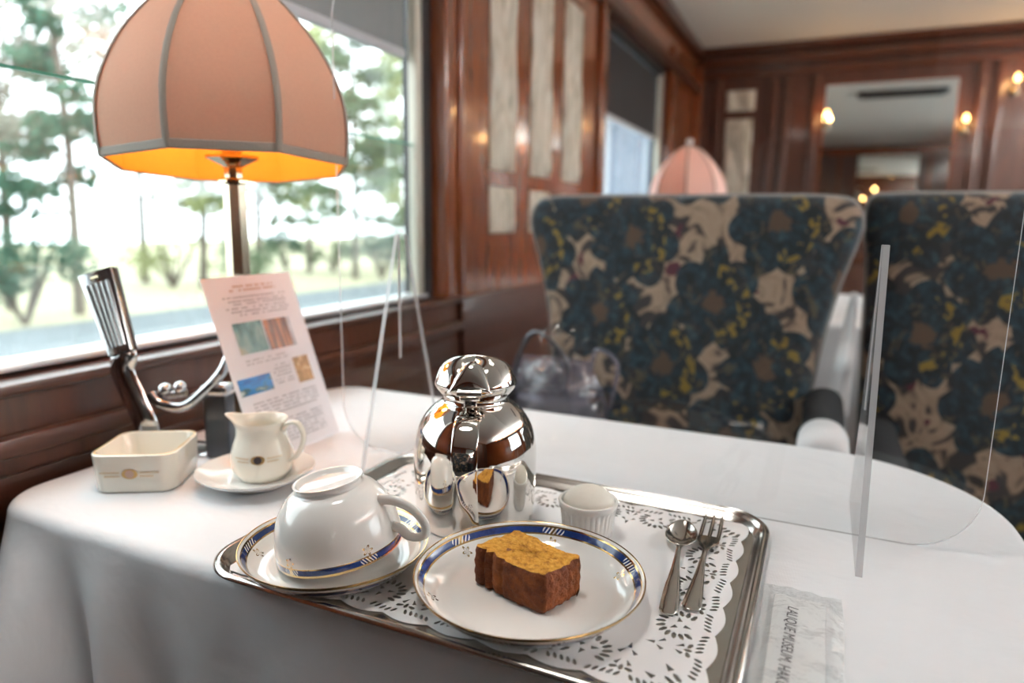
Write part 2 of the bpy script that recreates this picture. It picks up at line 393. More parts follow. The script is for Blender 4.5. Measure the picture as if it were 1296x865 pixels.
# ================================================================== THE CARRIAGE (setting)
XW = -.72; YF = 4.01; YN = -1.4; XR = 1.9; ZC = 1.93
def struct(o, label, cat): return tag(o, label, cat, kind='structure')
struct(MB().box((-.9, YN, -.05), (XR + .15, YF, 0)).build('floor', 'carpet'), 'dark carpeted carriage floor', 'floor')
struct(MB().box((-.9, YN - .1, ZC), (XR + .15, YF + .1, ZC + .06)).build('ceiling', 'ceil'), 'cream painted carriage ceiling', 'ceiling')
mb = MB()
W = [(.05, 1.235), (2.30, 3.33)]; ZS, ZT = .826, 1.70
mb.box((-.80, YN, 0), (XW, YF, ZS), mi=0)
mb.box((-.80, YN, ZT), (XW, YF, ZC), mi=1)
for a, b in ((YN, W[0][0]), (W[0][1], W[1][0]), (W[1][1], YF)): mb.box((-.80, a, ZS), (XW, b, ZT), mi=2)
struct(mb.build('wall_left', ['mahog_dark', 'mahog_lit', 'mahog'], smooth=0), 'varnished mahogany side wall with the windows', 'wall')
mb = MB()
mb.box((XR, YN, 0), (XR + .1, YF, ZS)); mb.box((XR, YN, ZT), (XR + .1, YF, ZC))
ys = [YN, .75, 1.95, 2.5, 3.7, YF]
for i in range(0, 6, 2): mb.box((XR, ys[i], ZS), (XR + .1, ys[i + 1], ZT))
struct(mb.build('wall_right', 'mahog', smooth=0), 'mahogany side wall across the aisle', 'wall')
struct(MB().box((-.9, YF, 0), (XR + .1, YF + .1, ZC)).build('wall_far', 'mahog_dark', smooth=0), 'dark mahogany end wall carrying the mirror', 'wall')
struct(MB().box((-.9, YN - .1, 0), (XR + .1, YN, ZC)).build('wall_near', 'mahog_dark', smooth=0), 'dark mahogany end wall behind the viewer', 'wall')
# sill caps, rails and mouldings on the window wall
mb = MB(); mb.box((-.80, YN, .826), (-.705, 1.30, .838), .004); mb.box((XW, YN, .765), (-.702, 1.30, .786), .006); mb.box((XW, YN, .70), (-.716, 1.3, .745), .002)
struct(mb.build('trim_1', 'mahog_dh'), 'mahogany window sill rail and dado moulding', 'trim')
mb = MB(); mb.box((XW, 1.30, .70), (-.706, YF, .834), .004); mb.box((-.80, 2.30, .826), (-.705, 3.33, .838), .004)
struct(mb.build('trim_2', 'mahog_dh'), 'dark wainscot rail under the glass panels', 'trim')
mb = MB()
mb.box((XW, 1.235, .838), (-.712, 1.262, ZT), .003); mb.box((XW, 1.30, .838), (-.713, 1.318, ZC - .12), .003)
mb.box((XW, 2.235, .838), (-.705, 2.30, ZC - .12), .006); mb.box((XW, 3.33, .838), (-.705, 3.40, ZC - .12), .006)
mb.box((XW, 3.93, .838), (-.68, YF, ZC - .1), .006)
struct(mb.build('trim_3', 'mahog'), 'upright mahogany mouldings beside the windows', 'trim')
mb = MB(); mb.box((XW, YN, ZT - .01), (-.69, YF, ZT + .035), .008); mb.box((XW, YN, ZC - .06), (-.68, YF, ZC), .012)
struct(mb.build('trim_4', 'mahog_dh'), 'dark cornice rail above the side windows', 'trim')
mb = MB(); mb.box((XW, 3.96, ZC - .035), (XR, YF, ZC), .01); mb.box((XW, 3.975, ZC - .1), (XR, YF, ZC - .06), .008); mb.box((XW, 3.99, ZC - .16), (XR, YF, ZC - .13), .005)
mb.box((XW, 3.985, .80), (XR, YF, .86), .006)
struct(mb.build('trim_5', 'mahog_x'), 'stepped mahogany cornice on the end wall', 'trim')
mb = MB()
for x in (-.62, -.335, -.27, -.13, .585, .66, 1.1, 1.5): mb.box((x, 3.985, .86), (x + .035, YF, ZC - .16), .006)
struct(mb.build('trim_6', 'mahog_dark'), 'upright mouldings framing the end wall panels', 'trim')
mb = MB(); mb.box((XW, YN, ZC - .1), (XR, YN + .04, ZC), .01)
for x in (-.3, .05, 1.0, 1.4): mb.box((x, YN, .8), (x + .03, YN + .02, ZC - .1), .005)
struct(mb.build('trim_7', 'mahog'), 'mahogany mouldings on the wall behind the viewer', 'trim')

# windows
def window(idx, y0, y1, blind_z, blind_m, label, pane_top=None, rail='palestrip'):
    f = MB()
    x0, x1 = -.795, -.745
    f.box((x0, y0, ZS + .012), (x1, y0 + .028, ZT)); f.box((x0, y1 - .028, ZS + .012), (x1, y1, ZT)); f.box((x0, y0, ZT - .03), (x1, y1, ZT)); f.box((x0, y0, ZS + .0121), (x1 - .02, y1, ZS + .0155))
    root = struct(f.build('window_%d' % idx, 'black_frame', smooth=0), label, 'window')
    c = MB(); c.box((-.768, y1 - .05, ZS + .014), (-.748, y1 - .027, ZT - .03), .003); c.box((-.768, y0 + .027, ZS + .014), (-.748, y0 + .05, ZT - .03), .003)
    c.build('sash_channel', 'alu', root)
    MB().box((-.792, y0 + .02, ZS + .0156), (-.742, y1 - .02, ZS + .024), .003).build('sill_strip', 'alu_bright', root)
    MB().box((-.790, y0 + .02, ZS + .02), (-.786, y1 - .02, ZT - .02)).build('pane', 'glass', root, smooth=0)
    if pane_top:
        g = MB(); g.box((-.762, y0 + .03, ZS + .025), (-.757, y1 - .05, pane_top)); p = g.build('drop_pane', ['glass', 'glass_edge'], root, smooth=0)
        MB().box((-.7622, y0 + .03, pane_top - .0028), (-.7568, y1 - .05, pane_top + .0003)).build('pane_edge', 'glass_edge', p, smooth=0)
    return root
window(1, .05, 1.235, 1.306, 'blind_grey', 'big side window over the table looking out on trees', 1.147)
window(2, 2.30, 3.33, 1.39, 'blind_black', 'second side window beyond the mahogany pier')
for i, a in enumerate((.75, 2.5)):
    f = MB(); y0, y1 = a, a + 1.2
    f.box((XR + .03, y0, ZS), (XR + .08, y0 + .03, ZT)); f.box((XR + .03, y1 - .03, ZS), (XR + .08, y1, ZT)); f.box((XR + .03, y0, ZT - .03), (XR + .08, y1, ZT)); f.box((XR + .03, y0, ZS), (XR + .08, y1, ZS + .03))
    root = struct(f.build('window_%d' % (i + 3), 'black_frame', smooth=0), 'side window across the aisle', 'window')
    MB().box((XR + .05, y0 + .02, ZS + .02), (XR + .054, y1 - .02, ZT - .02)).build('pane', 'glass', root, smooth=0)
def blind(y0, y1, zb, m, rail, label):
    root = thing('roller_blind', label, 'blind', (-.775, (y0 + y1) / 2, zb))
    h = (y1 - y0) / 2 - .052
    MB().box((-.002, -h, .012), (.002, h, ZT - zb - .035)).build('blind_cloth', m, root, smooth=0)
    MB().box((-.006, -h, 0), (.006, h, .018), .003).build('bottom_rail', rail, root)
blind(.05, 1.235, 1.306, 'blind_grey', 'palestrip', 'grey roller blind pulled down a little over the nearer window')
blind(2.30, 3.33, 1.38, 'blind_black', 'palestrip', 'black roller blind half down in the window beyond the pier')

# outside ground
struct(MB().box((-40, -20, -.65), (-.95, 60, -.6)).build('ground', 'hedge', smooth=0), 'pale winter grass outside the windows', 'ground')
struct(MB().box((-10.3, -20, -.6), (-2.2, 60, -.595)).build('road', 'road', smooth=0), 'grey asphalt road outside the window', 'road')

# ================================================================== TABLE AND CLOTH
TX0, TX1, TY0, TY1, TZ = -.692, .178, .338, .863, .738
def table_outline(x0, x1, y0, y1, rl, rr, n=14):
    out = []
    for cx, cy, a0, r in ((x1 - rr, y0 + rr, -pi / 2, rr), (x1 - rr, y1 - rr, 0, rr), (x0 + rl, y1 - rl, pi / 2, rl), (x0 + rl, y0 + rl, pi, rl)):
        for i in range(n + 1):
            a = a0 + i / n * pi / 2; out.append(V((cx + r * cos(a), cy + r * sin(a), 0)))
    # resample evenly
    P = out + [out[0]]; seg = [(P[i + 1] - P[i]).length for i in range(len(out))]; tot = sum(seg); res = []; m = 260; i = 0; acc = 0
    for k in range(m):
        s = tot * k / m
        while acc + seg[i] < s: acc += seg[i]; i += 1
        res.append(P[i].lerp(P[i + 1], (s - acc) / max(seg[i], 1e-9)))
    return res, tot
FOLD = 1.2
def make_table(loc, label, cloth_label, x0, x1, y0, y1, drop=.34):
    root = thing('dining_table', label, 'table', loc)
    o, _ = table_outline(x0, x1, y0, y1, .055, .17)
    cc = V(((x0 + x1) / 2, (y0 + y1) / 2, 0))
    ins = [cc + (p - cc) * .985 for p in o]
    MB().loops([[V((p.x, p.y, TZ - .028)) for p in ins], [V((p.x, p.y, TZ - .004)) for p in ins]], cap0=True, cap1=True).build('table_top', 'mahog_dark', root)
    for x, y in ((x0 + .12, y0 + .12), (x0 + .12, y1 - .12), (x1 - .25, y0 + .12), (x1 - .25, y1 - .12)):
        MB().lathe([(.0, 0), (.02, 0), (.028, .3), (.03, .62), (.03, TZ - .028), (0, TZ - .028)], 16).build('leg', 'mahog_dark', root, loc=(x, y, 0))
    # cloth
    o, tot = table_outline(x0, x1, y0, y1, .055, .17)
    n = len(o); nr = []
    for i in range(n):
        tt = o[(i + 1) % n] - o[i - 1]; nr.append(V((tt.y, -tt.x, 0)).normalized())
    corner = V((x0 + .045, y0 + .02, 0)); loops = []
    for f in (.05, .3, .55, .75, .88, .93):
        loops.append([V((cc.x + (p.x - cc.x) * f, cc.y + (p.y - cc.y) * f, TZ + .002)) for p in o])
    for a in range(0, 91, 15):
        a = R(a); loops.append([o[i] - nr[i] * .012 + nr[i] * .012 * sin(a) + V((0, 0, TZ + .002 - .012 * (1 - cos(a)))) for i in range(n)])
    for d in (.02, .045, .08, .12, .16, .2, .25, .3, drop):
        row = []
        for i in range(n):
            s = tot * i / n; wc = math.exp(-((o[i] - corner).length / .15) ** 2)
            A = .10 * d * (sin(s * 17 + 3 * d) + .5 * sin(s * 41 + 1.3)) * .35 + wc * d * (.34 * sin(s * 58 - 9 * d + FOLD) + .36)
            A = max(A + .012 * d, .0)
            if o[i].x < x0 + .012: A = min(A, .006)
            tang = V((-nr[i].y, nr[i].x, 0))
            q = o[i] + nr[i] * A + tang * (wc * d * .30) + V((0, 0, TZ - .010 - d)); q.x = max(q.x, -.711); row.append(q)
        loops.append(row)
    c = MB().loops(loops, cap0=True).build('tablecloth', 'linen', None, smooth=180, loc=loc)
    tag(c, cloth_label, 'tablecloth')
    sub = c.modifiers.new('thickness', 'SOLIDIFY'); sub.thickness = .0012; sub.offset = -1
    return root
make_table((0, 0, 0), 'dark wood dining table hidden under the white cloth laid for cake', 'white damask tablecloth under the silver tray with one rounded end', TX0, TX1, TY0, TY1)
make_table((0, 0, 0), 'dark wood table behind the floral seats carrying the small far lamp', 'white tablecloth on the table behind the floral seats', -.692, .30, 1.98, 2.92)
TC = .7402   # top of the cloth

# ================================================================== THE TRAY AND WHAT IT CARRIES
def tray():
    root = thing('serving_tray', 'silver rectangular serving tray with ribbed rim on the white tablecloth', 'tray', (0, 0, TC))
    x0, x1, y0, y1 = -.406, -.022, .324, .611
    prof = [(.020, .0006), (.0125, .0008), (.0085, .0048), (.0068, .0056), (.0055, .0084), (.0040, .0090), (.0028, .0084), (.0018, .0090), (.0006, .0083), (0, .0066), (.0012, .0052), (.005, .0042), (.011, .0), (.0125, .0)]
    lp = [[V((p[0], p[1], z)) for p in rrect(x0 + i, y0 + i, x1 - i, y1 - i, .042 - i, 10)] for i, z in prof]
    MB().loops(lp[1:], cap1=True).build('rim', 'tray_silver', root, smooth=50)
    fl = rrect(x0 + .0126, y0 + .0126, x1 - .0126, y1 - .0126, .0294, 10)
    MB().loops([[V((a, b, .0002)) for a, b in fl], [V((a, b, .0008)) for a, b in fl]], cap0=True, cap1=True).build('tray_floor', 'tray_silver', root)
tray()
ZTR = TC + .0008

def doily():
    x0, x1, y0, y1 = -.3885, -.0395, .3415, .5945
    def pt(side, s, v):  # s along the side 0..1, v inward
        if side == 0: return (x0 + (x1 - x0) * s, y0 + v)
        if side == 1: return (x1 - v, y0 + (y1 - y0) * s)
        if side == 2: return (x1 - (x1 - x0) * s, y1 - v)
        return (x0 + v, y1 - (y1 - y0) * s)
    outline = []; holes = []
    for side in range(4):
        Ls = (x1 - x0) if side % 2 == 0 else (y1 - y0); nm = round(Ls / .034); ns = nm * 8
        for i in range(ns):
            s = i / ns; e = min(1, min(s, 1 - s) * Ls / .02)
            outline.append(pt(side, s, e * .0040 * (1 - abs(sin(s * nm * pi)))))
        def P(u, v): return pt(side, u / Ls, v)
        def hole(u, v, a, l, wd, kind=0):
            l *= 1.22; wd *= 1.45
            ca, sa = cos(a), sin(a)
            if kind == 0: q = [(-l / 2, 0), (-l / 4, wd / 2), (l / 4, wd / 2.4), (l / 2, 0), (l / 4, -wd / 2.4), (-l / 4, -wd / 2)]
            else: q = [(-l / 2, -wd / 2), (l / 2, 0), (-l / 2, wd / 2)]
            h = [P(u + x * ca - y * sa, v + x * sa + y * ca) for x, y in q]
            holes.append(h)
        mot = round((Ls - .10) / .047); m0 = .05; sp = (Ls - 2 * m0) / mot
        k = int((Ls - .05) / .0042)
        for i in range(k):
            u = .025 + (Ls - .05) * i / (k - 1)
            if i % 6 == 5: continue
            hole(u, .0085 + .002 * abs(sin(u / Ls * nm * pi)), R(62 if i % 12 < 6 else 118), .0052, .0017)
        for j in range(mot):
            cu = m0 + sp * (j + .5)
            for i in range(13):
                a = R(-35 + 250 * i / 12)
                hole(cu + .0135 * cos(a), .0265 + .0125 * sin(a), a + .25, .0062, .0023)
            for i in range(6):
                a = R(60 * i + 15)
                hole(cu + .0062 * cos(a), .0265 + .0056 * sin(a), a, .0046, .0026, 1)
        for j in range(mot + 1):
            cu = m0 + sp * j
            for dx, dv, a in ((0, .017, 90), (-.0030, .0225, 60), (.0030, .0225, 120), (0, .0285, 90), (-.0035, .034, 50), (.0035, .034, 130), (-.0046, .0163, 20), (.0046, .0163, 160), (0, .0405, 90)):
                hole(cu + dx, dv, R(a), .0050, .0021, 1 if dv > .02 else 0)
        # corner spray
        for i in range(6):
            a = R(18 + 11 * i); hole(.022 * cos(a) * 1.25, .022 * sin(a) * 1.25, a, .0075, .0022)
            if i % 2 == 0: hole(.038 * cos(a), .038 * sin(a), a, .006, .003, 1)
    # merge: keep holes that do not touch another
    keep = []
    for h in holes:
        c = (sum(p[0] for p in h) / len(h), sum(p[1] for p in h) / len(h)); ok = True
        for h2, c2 in keep:
            if abs(c[0] - c2[0]) < .0075 and abs(c[1] - c2[1]) < .0075:
                dmin = min((p[0] - q[0]) ** 2 + (p[1] - q[1]) ** 2 for p in h + [c] for q in h2 + [c2])
                if dmin < .0006 ** 2: ok = False; break
        if ok and x0 + .005 < c[0] < x1 - .005 and y0 + .005 < c[1] < y1 - .005: keep.append((h, c))
    K = 100
    verts = [V((a * K, b * K)) for a, b in outline]; n0 = len(verts); edges = [(i, (i + 1) % n0) for i in range(n0)]
    for h, c in keep:
        o = len(verts); verts += [V((a * K, b * K)) for a, b in h]; edges += [(o + i, o + (i + 1) % len(h)) for i in range(len(h))]
    vo, eo, fo, *_ = delaunay_2d_cdt(verts, edges, [], 0, 1e-5)
    def inp(p, poly):
        r = False; j = len(poly) - 1
        for i in range(len(poly)):
            a, b = poly[i], poly[j]
            if (a[1] > p[1]) != (b[1] > p[1]) and p[0] < (b[0] - a[0]) * (p[1] - a[1]) / (b[1] - a[1]) + a[0]: r = not r
            j = i
        return r
    grid = {}
    for h, c in keep: 
        for dx in (-1, 0, 1):
            for dy in (-1, 0, 1): grid.setdefault((int(c[0] / .006) + dx, int(c[1] / .006) + dy), []).append(h)
    fs = []
    for f in fo:
        c = (sum(vo[i].x for i in f) / len(f) / K, sum(vo[i].y for i in f) / len(f) / K)
        if not inp(c, outline): continue
        if any(inp(c, h) for h in grid.get((int(c[0] / .006), int(c[1] / .006)), [])): continue
        fs.append(list(f))
    mb = MB(); mb.add([(v.x / K, v.y / K, 0) for v in vo], fs)
    o = mb.build('paper_doily', 'doily', None, smooth=0, loc=(0, 0, ZTR + .0009))
    md = o.modifiers.new('paper', 'SOLIDIFY'); md.thickness = .0004; md.offset = -1
    tag(o, 'white rectangular paper doily with cut lace border lining the silver tray', 'doily')
doily()
ZD = ZTR + .0011

PLATE_P = [(0, .0035), (.030, .0036), (.050, .0040), (.058, .0050), (.066, .0085), (.0725, .0140), (.0765, .0188), (.0788, .0207), (.0793, .0207), (.0795, .0200), (.0780, .0178), (.073, .0118), (.066, .0062), (.058, .0026), (.046, .0018), (.044, .0), (.042, .0), (.041, .0015), (0, .0015)]
p = MB().lathe([(r, z) for r, z in cat2(PLATE_P[:8], 3) + PLATE_P[8:]], 96).build('dessert_plate', 'dplate', None, smooth=60, loc=(-.1675, .4030, ZD)); p.rotation_euler.z = R(8)
tag(p, 'white china plate with blue and gold band holding the cake slice', 'plate')
k = .0700 / .0795
s = MB().lathe([(r * k, z * .92 + .0028 * max(0, 1 - (r / .062) ** 4)) for r, z in cat2(PLATE_P[:8], 3) + PLATE_P[8:]], 96).build('saucer', 'dsaucer', None, smooth=60, loc=(-.3185, .3840, ZD)); s.rotation_euler.z = R(25)
tag(s, 'white saucer with blue and gold band beneath the upturned teacup', 'saucer')

# teacup, upside down and tilted on its handle; built with the mouth at z = 0 and the foot up
def teacup():
    root = thing('teacup', 'white teacup with blue and gold rim lying upside down on its saucer', 'cup')
    out = cat2([(.0462, 0), (.0466, .004), (.0463, .012), (.0445, .024), (.040, .037), (.032, .0475), (.0262, .0510)], 5)
    foot = [(.0245, .0515), (.0238, .0535), (.0250, .0560), (.0256, .0568), (.0256, .0578), (.0246, .0582), (.0232, .0575), (.0222, .0545), (.0190, .0535), (0, .0530)]
    inn = cat2([(0, .0495), (.020, .0490), (.030, .0455), (.038, .0360), (.0425, .024), (.0445, .012), (.0450, .003), (.0456, -.0004)], 4)
    MB().lathe([(0, .0530)] + foot[::-1][1:] + out[::-1] + inn[::-1], 80).build('bowl', 'dcup', root, smooth=55)
    pts = catmull([(.0385, 0, .0385), (.050, 0, .0375), (.063, 0, .030), (.0705, 0, .019), (.0700, 0, .0095), (.063, 0, .0065), (.056, 0, .0085), (.0510, 0, .0140), (.0455, 0, .0165)], 7)
    nn = len(pts); MB().tube(pts, [.0036 - .0008 * sin(pi * i / (nn - 1)) for i in range(nn)], 12, sq=(.85, 1.25), refn=(0, 1, 0)).build('handle', 'china', root, smooth=80)
    ax = V((right.x, right.y, 0)).normalized()
    hd = (ax * cos(R(-14)) + V((-ax.y, ax.x, 0)) * sin(R(-14))).normalized()  # handle to the right, a little to the viewer
    tilt = R(9)
    zl = (-ax * sin(tilt) + V((0, 0, 1)) * cos(tilt)).normalized()
    xl = (hd - zl * hd.dot(zl)).normalized(); yl = zl.cross(xl)
    m = Matrix((xl, yl, zl)).transposed().to_4x4(); m = m @ Matrix.Diagonal((1, 1, .94, 1)); m.translation = V((-.3135, .3845, ZD + .0075 + .0466 * sin(tilt)))
    root.matrix_world = m
teacup()

def cake():
    z0 = ZD + .0041; h = .0275
    root = thing('cake_slice', 'thick slice of golden brown pound cake on the china plate', 'cake', (-.1705, .4080, z0))
    corners = [(-.2085, .3985), (-.1470, .3810), (-.1340, .417), (-.1935, .4365)]
    cor = [(a + .1705, b - .4080) for a, b in corners]
    per = []
    rnd = random.Random(3)
    n_e = 34
    for i in range(4):
        a, b = V(cor[i]), V(cor[(i + 1) % 4]); e = b - a; nn = V((e.y, -e.x)).normalized()
        for j in range(n_e):
            s = j / n_e; p = a + e * s
            rd = .006; cr = min(s, 1 - s) * e.length
            off = 0 if cr > rd else -(rd - sqrt(max(rd * rd - (rd - cr) ** 2, 0))) * .62
            if i == 0:   # crust creased by the paper liner
                off += -.0034 * math.exp(-((s - .27) / .035) ** 2) - .0030 * math.exp(-((s - .155) / .022) ** 2) - .0022 * math.exp(-((s - .43) / .03) ** 2) + .0012 * sin(s * 34) * max(0, .55 - s) + .002 * sin(pi * s)
            elif i == 1: off += -.0005
            else: off += .0008 * sin(s * 9 + i)
            off += rnd.uniform(-.00035, .00035)
            per.append((p + nn * off, nn))
    n = len(per); lv = 13; loops = []
    for k in range(lv):
        t = k / (lv - 1); row = []
        ins = .0016 * (1 - min(1, t / .1)) ** 2 + .0012 * max(0, (t - .92) / .08) ** 2
        for i, (p, nn) in enumerate(per):
            wob = .0005 * sin(i * .9 + k * 1.7) + rnd.uniform(-.00025, .00025) + .0010 * sin(t * pi)
            top = .0006 * sin(i * .21) + .0003 * sin(i * .63 + 1) if k == lv - 1 else 0
            row.append(V((p.x, p.y, 0)) - V((nn.x, nn.y, 0)) * (ins - wob) + V((0, 0, t * h + top)))
        loops.append(row)
    MB().loops(loops, cap0=True).build('crust', 'crust', root, smooth=70)
    top = loops[-1]; c = sum(top, V()) / n; cl = [top]
    for k in range(1, 16):
        f = 1 - k / 16; row = []
        for i in range(n):
            q = c.lerp(top[i], f); q = V((q.x, q.y, h + (q.z - h) * .6 * f + .0009 * (1 - f) + rnd.uniform(-.00045, .00045)))
            row.append(q)
        cl.append(row)
    MB().loops(cl, cap1=True).build('crumb', 'crumb', root, smooth=80)
cake()

def jug():
    P = V((-.263, .5055, ZD))
    root = thing('vacuum_jug', 'small polished silver vacuum jug with hinged lid at the back of the tray', 'jug', P)
    d = V((CAM.x - P.x, CAM.y - P.y, 0)).normalized(); a = atan2(d.y, d.x) - R(7)
    root.rotation_euler.z = a; root.scale = (1.025,) * 3
    body = cat2([(.0475, 0), (.0493, .002), (.0503, .010), (.0515, .035), (.0518, .058), (.0508, .070), (.0475, .082), (.0415, .0925), (.0345, .0995), (.0285, .1035)], 5)
    MB().lathe([(0, .001)] + body + [(.0268, .1050), (.0266, .1085), (.0272, .1095), (.0, .1095)], 72).build('body', 'silver', root, smooth=50)
    # lid: lobed flaring bowl with a dome
    vs = []; fs = []; n = 72
    prof = [(.0262, .1085), (.0275, .1105), (.0300, .1150), (.0318, .1190), (.0316, .1210), (.0300, .1235), (.0272, .1290), (.0232, .1335), (.0170, .1370), (.009, .1388), (0, .1392)]
    lobes = []
    for r, z in prof:
        row = []
        for i in range(n):
            t = 2 * pi * i / n
            q = abs(sin(t))                      # two big lobes left and right of the hinge line
            lob = 1 + .14 * (q - .55) * min(1, (z - .1085) / .006)
            dz = .0065 * (q ** 1.5 - .6) * min(1, max(0, (z - .121) / .006))
            crease = -.0035 * math.exp(-((abs(t - pi)) / .13) ** 2) * min(1, max(0, (z - .121) / .006))
            row.append(V((r * lob * cos(t), r * lob * sin(t) * 1.02, z + dz + crease)))
        lobes.append(row)
    MB().loops(lobes).build('lid', 'silver', root, smooth=45)
    # thumb lever: thin shell rising over the front of the lid
    lev = []
    for j in range(13):
        v = -1 + 2 * j / 12; row = []
        for i in range(9):
            u = i / 8; wd = .0165 * sqrt(max(0, 1 - (1 - u) ** 2 * .0 - v * v * .0)); 
            row.append(V((.0375 - .0155 * u ** 1.4, v * .0180 * (1 - .25 * u), .1195 + .0215 * sin(u * pi * .5) * sqrt(max(0, 1 - v * v)))))
        lev.append(row)
    mb = MB(); o = 0
    vs = [p for r_ in lev for p in r_]; fs = [[j * 9 + i, j * 9 + i + 1, (j + 1) * 9 + i + 1, (j + 1) * 9 + i] for j in range(12) for i in range(8)]
    l = mb.add(vs, fs).build('thumb_lever', 'silver', root, smooth=60); l.modifiers.new('t', 'SOLIDIFY').thickness = .001
    h = MB(); h.box((.0265, -.0080, .1125), (.0400, .0080, .1215), .0012); h.tube([(.0390, -.0095, .1185), (.0390, .0095, .1185)], .0030, 12); h.box((.027, -.005, .1060), (.0350, .005, .1145), .001)
    h.build('hinge', 'silver', root)
    pts = catmull([(.0360, 0, .1000), (.0475, 0, .1005), (.0600, 0, .0945), (.0690, 0, .0800), (.0700, 0, .0600), (.0650, 0, .0400), (.0600, 0, .0250), (.0585, 0, .0120), (.0530, 0, .0105), (.0500, 0, .0160)], 6)
    MB().tube(pts, .0100, 20, sq=(1, .13), refn=(0, 1, 0)).build('handle', 'silver', root, smooth=50)
jug()

def ramekin():
    P = (-.1633, .5190, ZD)
    n = 96; prof = [(0, 0), (.0195, 0), (.0205, .0015), (.0212, .006), (.0224, .018), (.0232, .0235), (.0246, .0245), (.0252, .0285), (.0246, .0298), (.0226, .0298), (.0218, .0285), (.0205, .010), (.017, .004), (0, .0035)]
    loops = []
    for k, (r, z) in enumerate(prof):
        fl = .00055 if 2 <= k <= 5 else 0
        loops.append([V((( r + fl * (abs(sin(i / n * 2 * pi * 16)) * 2 - 1)) * cos(2 * pi * i / n), (r + fl * (abs(sin(i / n * 2 * pi * 16)) * 2 - 1)) * sin(2 * pi * i / n), z)) for i in range(n)])
    tag(MB().loops(loops[1:-1], cap0=True, cap1=True).build('ramekin', 'china', None, smooth=50, loc=P), 'small fluted white ramekin behind the cake plate', 'ramekin')
    mb = MB(); pr = cat2([(.0205, .0), (.0214, .0045), (.0195, .0095), (.0135, .0145), (.006, .0172), (0, .0175)], 4); n = 40; rr = random.Random(5); loops = []
    for r, z in pr: loops.append([V((r * cos(2 * pi * i / n) * (1 + .03 * sin(3 * 2 * pi * i / n + z * 200)), r * sin(2 * pi * i / n), z + rr.uniform(-.0002, .0002))) for i in range(n)])
    tag(mb.loops(loops, cap0=True).build('whipped_cream', 'cream', None, smooth=80, loc=(P[0], P[1], P[2] + .0232)), 'mound of pale whipped cream heaped in the ramekin', 'cream')
ramekin()

def cutlery():
    # spoon along local +y, bowl at the far end
    def shaft(mb, sec):
        loops = []
        for y, wd, z, th in sec:
            loops.append([V((wd * cos(2 * pi * i / 12), y, z + th * sin(2 * pi * i / 12))) for i in range(12)])
        mb.loops(loops, cap0=True, cap1=True)
    sp = thing('teaspoon', 'stainless steel teaspoon lying to the right of the cake plate', 'spoon', (-.0755, .4215, ZD))
    sp.rotation_euler.z = atan2(.0165, .150)
    mb = MB(); shaft(mb, [(0, .0010, .0022, .0006), (.0012, .0045, .0020, .0009), (.006, .0062, .0018, .0011), (.018, .0064, .0017, .0011), (.04, .0050, .0030, .0011), (.06, .0032, .0050, .0013), (.078, .0021, .0072, .0016), (.088, .0021, .0080, .0015), (.094, .0036, .0072, .0010)])
    mb.build('handle', 'steel', sp, smooth=60)
    mb = MB(); vs = []; fs = []; nu, nv = 18, 28
    for i in range(nu + 1):
        q = i / nu
        for j in range(nv):
            a = 2 * pi * j / nv; egg = 1 + .10 * sin(a) * 0
            x = q * .0130 * cos(a) * (1 - .12 * sin(a) * q); y = .1165 + q * .0255 * sin(a)
            vs.append((x, y, .0010 + .0062 * q ** 2.2 + .0012 * max(0, -sin(a)) * q))
    for i in range(nu):
        for j in range(nv): fs.append([i * nv + j, i * nv + (j + 1) % nv, (i + 1) * nv + (j + 1) % nv, (i + 1) * nv + j])
    b = mb.add(vs, fs).build('bowl', 'steel', sp, smooth=60); b.modifiers.new('t', 'SOLIDIFY').thickness = .0009
    fk = thing('dessert_fork', 'stainless steel dessert fork tucked beside the teaspoon', 'fork', (-.0625, .4335, ZD))
    fk.rotation_euler.z = atan2(.0075, .16)
    mb = MB(); shaft(mb, [(0, .0010, .0020, .0006), (.0012, .0055, .0018, .0009), (.006, .0068, .0017, .0010), (.018, .0060, .0017, .0010), (.04, .0044, .0022, .0011), (.06, .0030, .0030, .0013), (.078, .0021, .0044, .0014), (.088, .0022, .0044, .0013), (.098, .0062, .0036, .0008), (.106, .0085, .0028, .0007), (.118, .0090, .0022, .0006)])
    mb.build('handle', 'steel', fk, smooth=60)
    for x in (-.0072, 0, .0072):
        mb = MB(); mb.tube([(x, .116, .0022), (x, .13, .0018), (x * .98, .145, .0022), (x * .97, .156, .0034), (x * .97, .161, .0042)], [.0017, .0017, .0016, .0012, .0005], 8, sq=(1, .5), refn=(1, 0, 0)); mb.build('tine', 'steel', fk, smooth=60)
cutlery()

